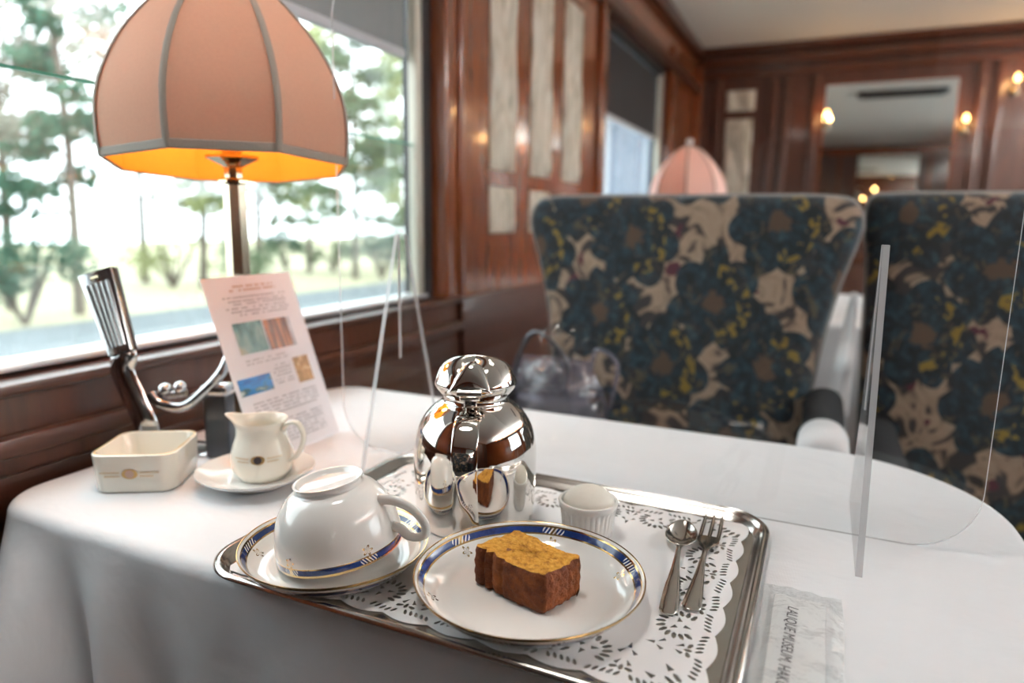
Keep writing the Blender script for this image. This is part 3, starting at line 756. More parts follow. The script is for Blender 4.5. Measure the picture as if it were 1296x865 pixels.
# ================================================================== CREAM JUG, SAUCER, SQUARE DISH
SC = (-.4943, .4814)
sa = MB().lathe(cat2([(0, .0035), (.022, .0035), (.027, .0045), (.040, .0085), (.050, .0135), (.0555, .0168)], 4) + [(.0562, .0170), (.0562, .0160), (.050, .0118), (.040, .0062), (.030, .0022), (.028, 0), (.026, 0), (.025, .0015), (0, .0015)], 72).build('saucer', 'china', None, smooth=60, loc=(SC[0], SC[1], TC))
tag(sa, 'plain white saucer under the little cream jug', 'saucer')
def surface_marks(parent, rfun, z0, ang0, gold='gold', dark='dark_print', k=1.0, flat=False):
    """small printed emblem with two lines of fine print on each side"""
    def P(u, v):
        if flat: return flat(u, v)
        r = rfun(z0 + v) + .00015; a = ang0 + u / r; return (r * cos(a), r * sin(a), z0 + v)
    def disc(mb, cu, cv, r0, n=18, sx=1.0): mb.add([P(cu, cv)] + [P(cu + r0 * sx * cos(2 * pi * i / n), cv + r0 * sin(2 * pi * i / n)) for i in range(n)], [[0, 1 + i, 1 + (i + 1) % n] for i in range(n)])
    mb = MB()
    disc(mb, 0, 0, .0040 * k, sx=1.45)
    mb.build('emblem', gold, parent, smooth=0, fix=False)
    mb = MB()
    n = 18; r0 = .0030 * k
    def P2(u, v):
        a = P(u, v); return (a[0] + (a[0] * .004 if not flat else 0), a[1] + (a[1] * .004 if not flat else -.00012), a[2])
    mb.add([P2(0, 0)] + [P2(r0 * (1 + .25 * (i % 2)) * cos(2 * pi * i / n), r0 * (1 + .25 * (i % 2)) * sin(2 * pi * i / n)) for i in range(n)], [[0, 1 + i, 1 + (i + 1) % n] for i in range(n)])
    mb.build('emblem_centre', dark, parent, smooth=0, fix=False)
    mb = MB(); rr = random.Random(11)
    for sgn in (-1, 1):
        for v, l in ((.0012 * k, .015 * k), (-.0016 * k, .011 * k)):
            u = .0075 * k
            while u < .0065 * k + l:
                wd = rr.uniform(.0006, .0012) * k
                mb.add([P(sgn * u, v - .0005 * k), P(sgn * (u + wd), v - .0005 * k), P(sgn * (u + wd), v + .0005 * k), P(sgn * u, v + .0005 * k)], [[0, 1, 2, 3]]); u += wd + .0005 * k
    mb.build('fine_print', gold, parent, smooth=0, fix=False)
def creamer():
    P = V((SC[0] - .003, SC[1] + .012, TC + .0036)); root = thing('cream_jug', 'small white china cream jug with dark crest standing on a plain saucer', 'jug', P)
    d = atan2(right.y, right.x) - R(12); root.rotation_euler.z = d; root.scale = (1, 1, .95)
    prof = cat2([(.0225, 0), (.0240, .0018), (.0278, .008), (.0302, .0175), (.0298, .027), (.0268, .0375), (.0242, .0470), (.0240, .0550), (.0256, .0605), (.0262, .0625)], 5)
    inn = cat2([(.0250, .0622), (.0226, .0550), (.0228, .0470), (.0255, .0375), (.0285, .027), (.0285, .0175), (.026, .008), (.0205, .0035)], 4)
    full = [(.0215, .0)] + prof + inn
    n = 72; loops = []
    for r, z in full:
        row = []
        for i in range(n):
            a = 2 * pi * i / n; da = (a - pi)
            sp = .0125 * math.exp(-(da / .30) ** 2) * max(0, (z - .042) / .0205) ** 1.5
            row.append(V(((r + sp) * cos(a), (r + sp) * sin(a), z + .0035 * math.exp(-(da / .30) ** 2) * max(0, (z - .05) / .0125))))
        loops.append(row)
    MB().loops(loops, cap0=True, cap1=True).build('body', 'cream_china', root, smooth=60)
    pts = catmull([(.0240, 0, .0520), (.0300, 0, .0600), (.0395, 0, .0610), (.0455, 0, .0520), (.0450, 0, .0400), (.0385, 0, .0270), (.0300, 0, .0190)], 7)
    MB().tube(pts, .0030, 12, sq=(1.2, .8), refn=(0, 1, 0)).build('handle', 'cream_china', root, smooth=80)
    def rf(z):
        for (r0, z0), (r1, z1) in zip(prof, prof[1:]):
            if z0 <= z <= z1: return r0 + (r1 - r0) * (z - z0) / (z1 - z0)
        return .03
    cdv = V((CAM.x - P.x, CAM.y - P.y)); surface_marks(root, rf, .0275, atan2(cdv.y, cdv.x) - d - R(9), k=1.15)
creamer()
def square_dish():
    c = V((-.5985, .4430, TC)); root = thing('square_dish', 'deep square white china dish with gold rim near the window', 'dish', c)
    ex = V((.067, .039, 0)).normalized(); root.rotation_euler.z = atan2(ex.y, ex.x)
    h = .0385; a = .0385
    def rr(i, z, r): return [V((p, q, z)) for p, q in rrect(-a + i, -a + i, a - i, a - i, r, 8)]
    lp = [rr(.0035, 0, .0125), rr(.0012, .002, .014), rr(.0, .02, .015), rr(-.0008, h - .001, .015), rr(.0004, h, .0148), rr(.0022, h, .0135), rr(.0032, h - .001, .0128), rr(.0040, .010, .012), rr(.007, .0045, .010)]
    MB().loops(lp, cap0=True, cap1=True, mis=[0, 0, 0, 0, 1, 0, 0, 0]).build('bowl', ['cream_china', 'gold'], root, smooth=50)
    surface_marks(root, None, 0, 0, k=1.25, dark='brown_ink', flat=lambda u, v: (u - .001, -a - .0010, .0200 + v))
square_dish()

# ================================================================== TABLE LAMPS
def octo(r, z, rot=pi / 8, n=8): return [V((r * cos(rot + 2 * pi * i / n), r * sin(rot + 2 * pi * i / n), z)) for i in range(n)]
def table_lamp(loc, rz, label):
    root = thing('table_lamp', label, 'lamp', loc, rz, 'brass table lamps with silk shades')
    MB().lathe([(0, 0), (.045, 0), (.045, .004), (.041, .008), (.026, .012), (.018, .020), (.0165, .030), (0, .03)], 40).build('base', 'brass', root, smooth=35)
    MB().loops([octo(.0155, .028), octo(.0150, .10), octo(.0128, .28), octo(.0128, .296)], cap0=True, cap1=True).build('pole', 'pole_brass', root, smooth=0)
    mb = MB(); mb.loops([octo(.006, .296), octo(.017, .298), octo(.017, .301), octo(.010, .304), octo(.010, .315), octo(.013, .317), octo(.030, .3245), octo(.030, .3275), octo(.012, .333), octo(.012, .36)], cap0=True, cap1=True)
    mb.build('collar', 'brass', root, smooth=0)
    MB().lathe([(.0, .36), (.010, .362), (.012, .372), (.022, .392), (.025, .410), (.020, .428), (.008, .438), (0, .44)], 24).build('bulb', 'bulb', root, smooth=60)
    sh_p = cat2([(.1290, .311), (.1310, .341), (.1290, .372), (.1180, .406), (.1000, .440), (.0760, .471), (.0500, .498), (.0300, .512), (.0200, .516)], 4)
    def face(prof, dr): 
        return [octo(max(r - dr, .004), z) for r, z in prof]
    shade = MB().loops(face(sh_p, 0), cap1=False).build('lamp_shade', 'shade', root, smooth=25)
    MB().loops(face(sh_p[:-6], .0035)).build('lining', 'lining', shade, smooth=25)
    br = MB()
    for i in range(8):
        a = pi / 8 + i * pi / 4
        br.tube([(r * cos(a) * 1.004, r * sin(a) * 1.004, z) for r, z in sh_p], .0036, 8, sq=(1, .35), refn=(-sin(a), cos(a), 0))
    br.build('rib_braid', 'braid', shade, smooth=50)
    br = MB(); q = [(1.004, .3095), (1.012, .3105), (1.012, .3175), (1.002, .3185)]
    br.loops([octo(.1292 * f, z) for f, z in q] + [octo(.1270, .3185), octo(.1270, .3095), octo(.1292 * 1.004, .3095)]).build('hem_braid', 'braid', shade, smooth=0)
    MB().lathe([(0, .514), (.022, .514), (.022, .518), (.006, .522), (.006, .527), (.012, .532), (.013, .539), (.008, .546), (0, .548)], 20).build('finial', 'ivory', root, smooth=50)
    # the shade sits a little askew, its front edge up
    shade.matrix_local = Matrix.Translation((0, 0, .424)) @ Matrix.Rotation(R(-4.4), 4, 'Y') @ Matrix.Translation((0, 0, -.42))
    # three spokes hold the shade
    mb = MB()
    for i in range(3):
        a = i * 2 * pi / 3 + .3; mb.tube([(0, 0, .513), (.019 * cos(a), .019 * sin(a), .515)], .0015, 6)
    mb.tube([(0, 0, .43), (0, 0, .516)], .003, 8); mb.build('harp', 'brass', root)
    return root
LB = V((-.615, .589, TC)); dcam = atan2(-LB.y, -LB.x)
lamp1 = table_lamp(LB, dcam - R(3), 'lit table lamp with large peach shade beside the window')
lamp2 = copy_tree(lamp1); lamp2.location = (-.456, 2.464, TC); lamp2.rotation_euler.z = R(-60)
lamp2['label'] = 'small looking far lamp with peach shade painted window-lit behind the floral seat'
M['lit_shade'] = fabric_translucent('window lit silk', (.84, .73, .69), .2, (.9, .7, .6))  # lighter copy of the peach silk, window light painted into its colour
for o_ in lamp2.children_recursive:
    if o_.name.startswith('lamp_shade'): o_.material_slots[0].link = 'OBJECT'; o_.material_slots[0].material = M['lit_shade']
for L0, e in ((lamp1, 1.15), (lamp2, .35)):
    b = lamp('POINT', 'bulb_light', (L0.location.x, L0.location.y, L0.location.z + .40), e, (1, .55, .18), shadow_soft_size=.03)

# ================================================================== MENU CARD
def menu_card():
    br = V((-.529, .653, TC + .0008)); tr = V((-.599, .653, .934)); upv = (tr - br).normalized(); ev = V((0, 1, 0)); nv = ev.cross(upv).normalized()
    if nv.x < 0: nv = -nv
    root = thing('menu_card', 'white printed menu card with small colour photos leaning on the lamp', 'card', br)
    m = Matrix((ev, upv, nv)).transposed().to_4x4(); m.translation = br
    if m.determinant() < 0: nv2 = nv
    root.matrix_world = m
    Wd, H = .133, .2065
    MB().box((-Wd, 0, -.0006), (0, H, 0)).build('card_sheet', 'paper', root, smooth=0)
    rr = random.Random(2)
    def rows(mb, y, x0, x1, h, dens=.8):
        x = x0
        while x < x1:
            wd = rr.uniform(.0010, .0032)
            if rr.random() < dens: mb.add([(x, y, .0003), (min(x + wd, x1), y, .0003), (min(x + wd, x1), y + h, .0003), (x, y + h, .0003)], [[0, 1, 2, 3]])
            x += wd + .0006
    mb = MB(); rows(mb, .1935, -.098, -.034, .0024); rows(mb, .1890, -.100, -.030, .0024); mb.build('heading', 'brown_ink', root, smooth=0, fix=False)
    def block(lines, dens=.8):
        mb = MB()
        for y, x0, x1, h in lines: rows(mb, y, x0, x1, h, dens)
        mb.build('text_block', 'ink', root, smooth=0, fix=False)
    block([(y, -.112 + .006 * (i % 3), -.018 - .004 * (i % 2), .0017) for i, y in enumerate((.1815, .1770, .1735, .1690, .1650, .1610))])
    block([(y, -.108, -.045, .0014) for y in (.1095, .1055)])
    block([(y, -.074, -.045, .0014) for y in (.098, .094, .090, .086, .081, .0775)], .6)
    block([(.062 - .0040 * i, -.116, -.016, .0015) for i in range(5)])
    block([(.036 - .0040 * i, -.112, -.018, .0015) for i in range(7)])
    def pic(name, x0, y0, x1, y1, mat): MB().add([(x0, y0, .0004), (x1, y0, .0004), (x1, y1, .0004), (x0, y1, .0004)], [[0, 1, 2, 3]]).build(name, mat, root, smooth=0, fix=False)
    def picmat(name, stops, sc, axis_scale=(1, 1, 1)):
        mm, t, b = new_mat(name); L(t, ramp(t, noise(t, coords(t, axis_scale), sc, 3), stops), b.inputs['Base Color']); b.inputs['Roughness'].default_value = .4; return mm
    teal = picmat('printed room photo', [(.35, (.03, .09, .08)), (.5, (.16, .30, .28)), (.6, (.30, .42, .40)), (.7, (.55, .42, .22))], 60, (1, .6, 1))
    brown = picmat('printed panelling photo', [(.4, (.06, .02, .012)), (.5, (.20, .07, .03)), (.6, (.45, .20, .10))], 50, (4, .3, 1))
    blue = picmat('printed sea photo', [(.4, (.01, .10, .32)), (.5, (.02, .22, .55)), (.6, (.04, .10, .10)), (.68, (.5, .6, .6))], 70, (.6, 1.2, 1))
    ochre = picmat('printed ornament photo', [(.4, (.28, .14, .04)), (.55, (.45, .25, .09)), (.66, (.62, .45, .28))], 130)
    pic('printed_photo', -.111, .118, -.069, .1535, teal); pic('printed_photo', -.067, .117, -.030, .1525, brown); pic('printed_photo', -.0295, .117, -.025, .152, blue if False else picmat('printed pale strip', [(.4, (.35, .36, .40)), (.6, (.6, .6, .64))], 40))
    pic('printed_photo', -.128, .0735, -.080, .0925, blue); pic('printed_photo', -.040, .0715, -.0145, .1025, ochre)
menu_card()

# ================================================================== CHROME STAND WITH RIBBED HANDLE
def px(x, y, D): return CAM + (fwd + right * ((x - 648) / 864) - up * ((y - 432.5) / 864)) * D
def chrome_stand():
    o0 = V((-.60, .505, TC)); root = thing('chrome_stand', 'chrome stand with a ribbed handle leaning toward the window behind the square dish', 'stand', o0)
    D = .715
    # grip: tapering bar from the head down to the neck, ribs on the face
    a = px(124, 345, D) - o0; b = px(156, 447, D) - o0
    ax = (b - a).normalized(); sx = (right - ax * right.dot(ax)).normalized(); nz = sx.cross(ax)
    def bar(p0, p1, w0, w1, th, mb, r=.002, ns=6):
        lo = []
        for k in range(ns + 1):
            t = k / ns; c = p0.lerp(p1, t); wv = w0 + (w1 - w0) * t
            lo.append([c + sx * u + nz * v for u, v in rrect(-wv, -th, wv, th, r, 3)])
        mb.loops(lo, cap0=True, cap1=True)
    mb = MB(); bar(a, b, .0185, .0130, .0075, mb); g = mb.build('grip', 'chrome', root, smooth=40)
    mb = MB()
    s = 1 if nz.dot(CAM - o0) > 0 else -1
    for q in (-.62, -.31, 0, .31, .62):
        mb.tube([a.lerp(b, .14) + sx * q * .0178 + nz * s * .0076, a.lerp(b, .92) + sx * q * .0128 + nz * s * .0076], [.0021, .0016], 8)
    mb.build('grip_rib', 'chrome', g, smooth=60)
    mb = MB(); mb.tube([a + sx * -.004 + nz * s * .0078 + ax * .007, a + sx * .004 + nz * s * .0078 + ax * .007], .0022, 8); mb.build('grip_pin', 'brass', g)
    # arm below the grip
    pts = catmull([b - o0 * 0, px(158, 452, D) - o0, px(155, 470, D + .004) - o0, px(168, 500, D + .008) - o0, px(186, 540, D + .012) - o0, px(192, 560, D + .024) - o0, V((-.010, .022, .004))], 6)
    pts = [p for p in pts if p.z > .002]
    MB().tube(pts, .0125, 14, sq=(1, .35), refn=sx).build('arm', 'chrome', root, smooth=60)
    # upright clamp block with its rounded chrome top
    mb = MB(); mb.box((-.014, -.010, 0), (.014, .010, .074), .004, seg=3, mat=Matrix.Translation((.014, .018, 0)) @ Matrix.Rotation(R(20), 4, 'Z')); mb.build('clamp_block', 'dark_chrome', root)
    mb = MB(); mb.box((-.016, -.012, .070), (.016, .012, .083), .005, seg=3, mat=Matrix.Translation((.014, .018, 0)) @ Matrix.Rotation(R(20), 4, 'Z')); mb.build('clamp_cap', 'chrome', root)
    pts = catmull([px(190, 500, .728) - o0, px(205, 512, .728) - o0, px(232, 515, .728) - o0, px(258, 496, .730) - o0, px(280, 472, .735) - o0, px(292, 446, .742) - o0], 6)
    MB().tube(pts, [.0055] * len(pts), 12).build('loop_handle', 'chrome', root, smooth=70)
    mb = MB(); mb.ico(px(209, 494, .735) - o0, .008, 2); mb.ico(px(228, 491, .735) - o0, .0075, 2); mb.tube([px(205, 500, .735) - o0, px(236, 498, .735) - o0], .004, 10); mb.build('screw_knob', 'chrome', root, smooth=60)
    mb = MB(); mb.lathe([(0, 0), (.020, 0), (.020, .003), (.017, .005), (0, .005)], 32, off=(-.010, 0.024, 0)); mb.build('foot_plate', 'chrome', root, smooth=40)
chrome_stand()

# ================================================================== ACRYLIC DIVIDERS
def divider(loc, x0, x1, zt, fx, label, fh=.245, rz=0):
    root = thing('acrylic_divider', label, 'divider', loc, rz)
    poly = rrect(x0, .0, x1, zt, .052, 10)
    MB().prism(poly, lambda u, v, t: (u, t, v), -.0015, .0015, 0, 1).build('panel', ['acrylic', 'acrylic_edge'], root, smooth=0)
    for x in fx:
        MB().box((x - .0030, -.0022, fh * .45), (x - .0024, .0022, fh)).build('slot_edge', 'acrylic_edge', root, smooth=0)
        fin = [(-.078, 0), (-.008, fh), (.008, fh), (.078, 0)]
        MB().prism(fin, lambda u, v, t: (x + t, u, v), -.0024, .0024, 0, 1).build('foot', ['acrylic', 'acrylic_edge'], root, smooth=0)
divider((0, .6185, TC), -.494, .130, .52, (-.412, .043), 'clear acrylic divider standing across the white table behind the tray')
divider((0, 2.15, TC), -.20, .365, .505, (-.12, .29), 'clear acrylic divider on the far table behind the seats')

# ================================================================== PLASTIC SLEEVE WITH PRINT
def sleeve():
    x0, x1, y1, y0 = -.0208, .0307, .4985, .30
    root = thing('wet_towel_packet', 'clear plastic wet towel packet with black lettering beside the tray', 'packet', (0, 0, TC))
    nx, ny = 16, 40; rr = random.Random(9)
    def zt(u, v):
        e = min(u, 1 - u) * 2; e2 = min(1, min(v, 1) * 9)
        return .0006 + .0042 * min(1, e * 3.2) ** .7 * min(1, v * 12 + .05) + .0008 * sin(v * 31 + u * 5) * min(1, e * 3) + .0006 * sin(u * 23 + v * 9) * min(1, e * 2)
    vs = []; fs = []
    for j in range(ny + 1):
        for i in range(nx + 1):
            u, v = i / nx, j / ny; vs.append((x0 + (x1 - x0) * u + .001 * sin(v * 7), y1 + (y0 - y1) * v, zt(u, v)))
    for j in range(ny):
        for i in range(nx): q = j * (nx + 1) + i; fs.append([q, q + 1, q + nx + 2, q + nx + 1])
    MB().add(vs, fs).build('film', 'film', root, smooth=80)
    MB().box((x0 + .008, y0, .0004), (x1 - .010, y1 - .014, .0026), .001).build('folded_towel', 'white_linen', root, smooth=60)
    # lettering
    cu = bpy.data.curves.new('txt', 'FONT'); cu.body = 'LALIQUE MUSEUM, HAKONE'; cu.size = .0135; cu.shear = .18; cu.space_character = 1.02; cu.resolution_u = 3; cu.extrude = .00005
    to = bpy.data.objects.new('txt', cu); COL.objects.link(to); bpy.context.view_layer.update()
    me = bpy.data.meshes.new_from_object(to.evaluated_get(bpy.context.evaluated_depsgraph_get())); bpy.data.objects.remove(to)
    me.name = 'lettering'; me.materials.clear(); me.materials.append(M['dark_print'])
    lo = bpy.data.objects.new('lettering', me); COL.objects.link(lo); lo.parent = root
    lo.rotation_euler = (0, 0, R(-91.5)); lo.scale = (.575, .72, 1); lo.location = (-.0030, .4640, .0062)
sleeve()

# ================================================================== ARMCHAIRS
def armchair(loc, label, arm_cover=False, back_prof=None, group=None, arm_h=.715):
    root = thing('armchair', label, 'chair', loc, 0, group)
    hw = back_prof[0][0]
    # back: keystone outline in x-z extruded in y, softly padded
    R_side = cat2(back_prof, 6)
    poly = R_side[::-1] + [(-x, z) for x, z in R_side]
    n = len(poly); cx, cz = 0, .78
    def lay(s, y): return [V((cx + (x - cx) * s, y, cz + (z - cz) * (1 - (1 - s) * .8))) for x, z in poly]
    loops = [lay(.30, -.012), lay(.6, -.012), lay(.85, -.010), lay(.955, -.004), lay(.99, .008), lay(1, .022), lay(1, .085), lay(.985, .098), lay(.9, .104)]
    b = MB().loops(loops, cap0=True, cap1=True).build('backrest', 'tapestry', root, smooth=60)
    # flat uv from x, z for the woven pattern
    uv = b.data.uv_layers.new(name='uv')
    for lp in b.data.loops:
        co = b.data.vertices[lp.vertex_index].co; uv.data[lp.index].uv = (co.x + loc[0] * 1.0, co.z + co.y * .6)
    edge = [V((x * 1.0, .018, z)) for x, z in poly]
    MB().tube(edge, .0028, 8).build('piping', 'piping', b, smooth=60)
    c = MB(); c.box((-.255, -.42, .36), (.255, .0, .47), .03, seg=4); cu = c.build('seat', 'tapestry', root, smooth=60)
    uv = cu.data.uv_layers.new(name='uv')
    for lp in cu.data.loops:
        co = cu.data.vertices[lp.vertex_index].co; uv.data[lp.index].uv = (co.x + loc[0], co.y + co.z)
    MB().box((-.25, -.40, .10), (.25, .08, .36), .012).build('base', 'seat_dark', root)
    for sx in (-1, 1):
        am = MB(); secs = rrect(-.032, .30, .032, arm_h, .03, 6)
        am.prism(secs, lambda u, v, t: (sx * .272 + u, t, v), -.30, .0); a = am.build('arm', 'seat_dark', root, smooth=50)
        if sx == 1 and arm_cover:
            cv = MB(); lo = []
            for i, (g, y) in enumerate(((-.012, -.316), (-.003, -.313), (.003, -.305), (.003, -.23), (.0005, -.228))):
                lo.append([V((sx * .272 + u, y, v)) for u, v in rrect(-.032 - g, .42, .032 + g, .715 + g, .031 + g if g > -.01 else .02, 6)])
            cv.loops(lo, cap0=True).build('arm_cover', 'white_linen', a, smooth=60)
    for x in (-.22, .22):
        for y in (-.36, .05): MB().lathe([(0, 0), (.016, 0), (.022, .1), (.022, .101), (0, .101)], 14).build('leg', 'mahog_dark', root, loc=(x, y, 0))
    return root
# back outline (half): from the top middle round the wing and down
LBACK = [(0, 1.052), (.15, 1.052), (.255, 1.050), (.292, 1.040), (.307, 1.010), (.304, .980), (.290, .930), (.277, .880), (.262, .80), (.250, .70), (.243, .60), (.24, .50), (.24, .45)]
armchair((-.2525, 1.31, 0), 'floral tapestry armchair facing the table with white covered arm end', arm_cover=True, back_prof=LBACK, group='floral tapestry armchairs')
RBACK = [(0, 1.058), (.15, 1.058), (.29, 1.057), (.318, 1.050), (.325, 1.020), (.322, .980), (.315, .930), (.310, .80), (.305, .70), (.30, .60), (.29, .50), (.29, .45)]
armchair((.385, 1.385, 0), 'shaded floral tapestry armchair on the right behind the rounded table end', back_prof=RBACK, arm_h=.655, group='floral tapestry armchairs')
ch = [o for o in COL.objects if o.name == 'armchair'][0]
own = copy_tree(ch); own.location = (-.20, -.42, 0); own.rotation_euler.z = pi  # viewer's seat out of frame, added to shade the cloth front
own['label'] = 'floral tapestry armchair behind the viewer, out of view'
# linen hanging in the gap between the two seats
mb = MB(); vs = []; fs = []
for j in range(15):
    t = j / 14; z = .885 - .225 * t
    for i in range(9):
        u = i / 8; y = .012 * sin(u * 5 + t * 2) + .045 * math.exp(-((t - .55) / .10) ** 2) * -1
        wd = .010 + .034 * t; vs.append((.052 - .014 * t + (u - .5) * wd, 1.335 + y * (.3 + .2 * t), z))
for j in range(14):
    for i in range(8): q = j * 9 + i; fs.append([q, q + 1, q + 10, q + 9])
g = mb.add(vs, fs).build('linen_cover', 'white_linen', None, smooth=70)
md = g.modifiers.new('t', 'SOLIDIFY'); md.thickness = .004
tag(g, 'white linen cloth hanging in the gap between the two floral armchairs', 'cloth')

# plastic wrapped handbag on the seat
def bag():
    o0 = V((-.415, 1.13, .472)); root = thing('wrapped_handbag', 'handbag in crinkled clear plastic on the floral seat behind the silver jug', 'bag', o0)
    rr = random.Random(4); n = 40; loops = []
    for k in range(13):
        t = k / 12; z = .285 * t; wx = .118 * (1 - .42 * t ** 2.5); wy = .075 * (1 - .75 * t ** 1.5); row = []
        for i in range(n):
            a = 2 * pi * i / n; q = 1 + .07 * sin(5 * a + 7 * t) + .05 * sin(9 * a - 11 * t) + rr.uniform(-.03, .03)
            row.append(V((wx * q * math.copysign(abs(cos(a)) ** .8, cos(a)) - .02 * t, wy * q * sin(a), z)))
        loops.append(row)
    MB().loops(loops, cap0=True, cap1=True).build('plastic_wrap', 'bagfilm', root, smooth=35)
    MB().box((-.085, -.035, .004), (.08, .035, .225), .02, seg=3).build('bag_body', 'dark_chrome', root)
    for y, x0, x1, h in ((-.02, -.085, .02, .335), (.02, .045, .098, .305)):
        pts = catmull([(x0, y, .20), (x0 + .005, y, .27), ((x0 + x1) / 2 - .01, y, h), (x1, y, .28), (x1 - .012, y, .20)], 6)
        MB().tube(pts, .0045, 8).build('bag_handle', 'bagfilm' if x0 > 0 else 'dark_chrome', root, smooth=60)
    # loose plastic trailing to the right
    vs = []; fs = []
    for j in range(9):
        for i in range(13):
            u, v = i / 12, j / 8; vs.append((.04 + .19 * u, -.05 - .03 * v + .008 * sin(u * 9 + v * 5), (.245 - .20 * u ** .85) * (1 - v) + .012 * sin(u * 17) * (1 - v) + .01))
    for j in range(8):
        for i in range(12): q = j * 13 + i; fs.append([q, q + 1, q + 14, q + 13])
    MB().add(vs, fs).build('plastic_skirt', 'bagfilm', root, smooth=40)
bag()

# ================================================================== WALL FITTINGS
def relief(name, lo, size, axis, label, group):
    """frosted glass panel with a flowing raised relief; axis 'x' = on the side wall, 'y' = on the end wall"""
    wv, h = size; nx, ny = 12, max(8, int(h / .016)); vs = []; fs = []; ph = random.random() * 6
    def put(u, v, d):
        return (lo[0] + d, lo[1] + u, lo[2] + v) if axis == 'x' else (lo[0] + u, lo[1] - d, lo[2] + v)
    for j in range(ny + 1):
        for i in range(nx + 1):
            u, v = i / nx, j / ny; e = min(u, 1 - u) * 8; e2 = min(v, 1 - v) * h / wv * 8; k = min(1, e, e2)
            d = .004 + k * (.006 + .005 * sin(u * 7 + ph + 2.2 * sin(v * h * 9 + ph)) + .003 * sin(v * h * 31 + u * 9))
            vs.append(put(u * wv, v * h, d))
    for j in range(ny):
        for i in range(nx): q = j * (nx + 1) + i; fs.append([q, q + 1, q + nx + 2, q + nx + 1])
    o = len(vs); m = nx + 1
    rim = [i for i in range(nx + 1)] + [j * m + nx for j in range(1, ny + 1)] + [ny * m + i for i in range(nx - 1, -1, -1)] + [j * m for j in range(ny - 1, 0, -1)]
    for q in rim:
        i, j = q % m, q // m; vs.append(put(i / nx * wv, j / ny * h, 0))
    r = len(rim)
    for a in range(r): fs.append([rim[a], rim[(a + 1) % r], o + (a + 1) % r, o + a])
    fs.append([o + a for a in range(r)])
    ob = MB().add(vs, fs).build('glass_panel', 'lalique', None, smooth=60)
    return tag(ob, label, 'glass panel', group)
cols = ((1.447, .137, 'nearest the big window'), (1.683, .138, 'in the middle of the pier'), (1.918, .148, 'nearest the second window'))
for y, wd, wh in cols:
    relief('p', (XW, y, 1.118), (wd, .50), 'x', 'tall frosted relief glass panel on the wooden pier ' + wh, 'tall glass panels on the pier')
    relief('p', (XW, y, .972), (wd, .108), 'x', 'square frosted glass panel low on the pier ' + wh, 'square glass panels on the pier')
relief('p', (XW, 1.918, 1.65), (.148, .12), 'x', 'square frosted glass panel high on the pier beside the second window', 'square glass panels on the pier')
relief('p', (-.553, YF, 1.10), (.14, .46), 'y', 'tall frosted glass panel on the end wall beside the mirror', 'glass panels on the end wall')
relief('p', (-.556, YF, 1.602), (.146, .105), 'y', 'small square frosted glass panel above the tall one on the end wall', 'glass panels on the end wall')
def mirror(x0, x1, z0, z1, y, sgn, label):
    root = thing('wall_mirror', label, 'mirror', ((x0 + x1) / 2, y, z0))
    h = (x1 - x0) / 2
    MB().box((-h, 0, 0), (h, sgn * .008, z1 - z0), .0).build('mirror_glass', 'mirror', root, smooth=0)
    f = MB(); t = .008
    for a, b in (((-h - t, -t), (h + t, 0)), ((-h - t, z1 - z0), (h + t, z1 - z0 + t)), ((-h - t, 0), (-h, z1 - z0)), ((h, 0), (h + t, z1 - z0))):
        f.box((a[0], min(0, sgn * .012), a[1]), (b[0], max(0, sgn * .012), b[1]))
    f.build('mirror_frame', 'mahog', root, smooth=0)
mirror(-.065, .515, .95, 1.705, YF - .0005, -1, 'large rectangular mirror on the mahogany end wall above the seats')
mirror(.27, .90, 1.0, 1.86, YN + .0005, 1, 'mirror on the end wall behind the viewer, seen only in reflection')
def sconce(x, z, label):
    root = thing('wall_sconce', label, 'wall light', (x, YF, z), 0, 'warm wall lights on the end wall')
    MB().lathe([(0, 0), (.022, 0), (.018, .008), (.008, .012), (0, .013)], 20).build('back_plate', 'brass', root).matrix_local = Matrix.Translation((0, 0, -.05)) @ Matrix.Rotation(R(90), 4, 'X')
    MB().tube(catmull([(0, -.01, -.05), (0, -.04, -.062), (0, -.06, -.045), (0, -.06, -.022)], 5), .004, 8).build('arm', 'brass', root, smooth=60)
    MB().lathe([(0, -.024), (.012, -.024), (.014, -.014), (0, -.014)], 16, off=(0, -.06, 0)).build('cup', 'brass', root)
    MB().lathe([(.004, -.014), (.009, -.008), (.0115, .002), (.008, .013), (.003, .021), (0, .022)], 20, off=(0, -.06, 0)).build('bulb', 'sconce_bulb', root, smooth=60)
    lamp('POINT', 'sconce_light', (x, YF - .11, z), .6, (1, .55, .2), shadow_soft_size=.02)
sconce(-.052, 1.555, 'glowing wall light at the left edge of the end wall mirror')
sconce(.553, 1.505, 'glowing wall light just right of the end wall mirror')
sconce(.735, 1.675, 'glowing wall light highest up at the far right of the end wall')
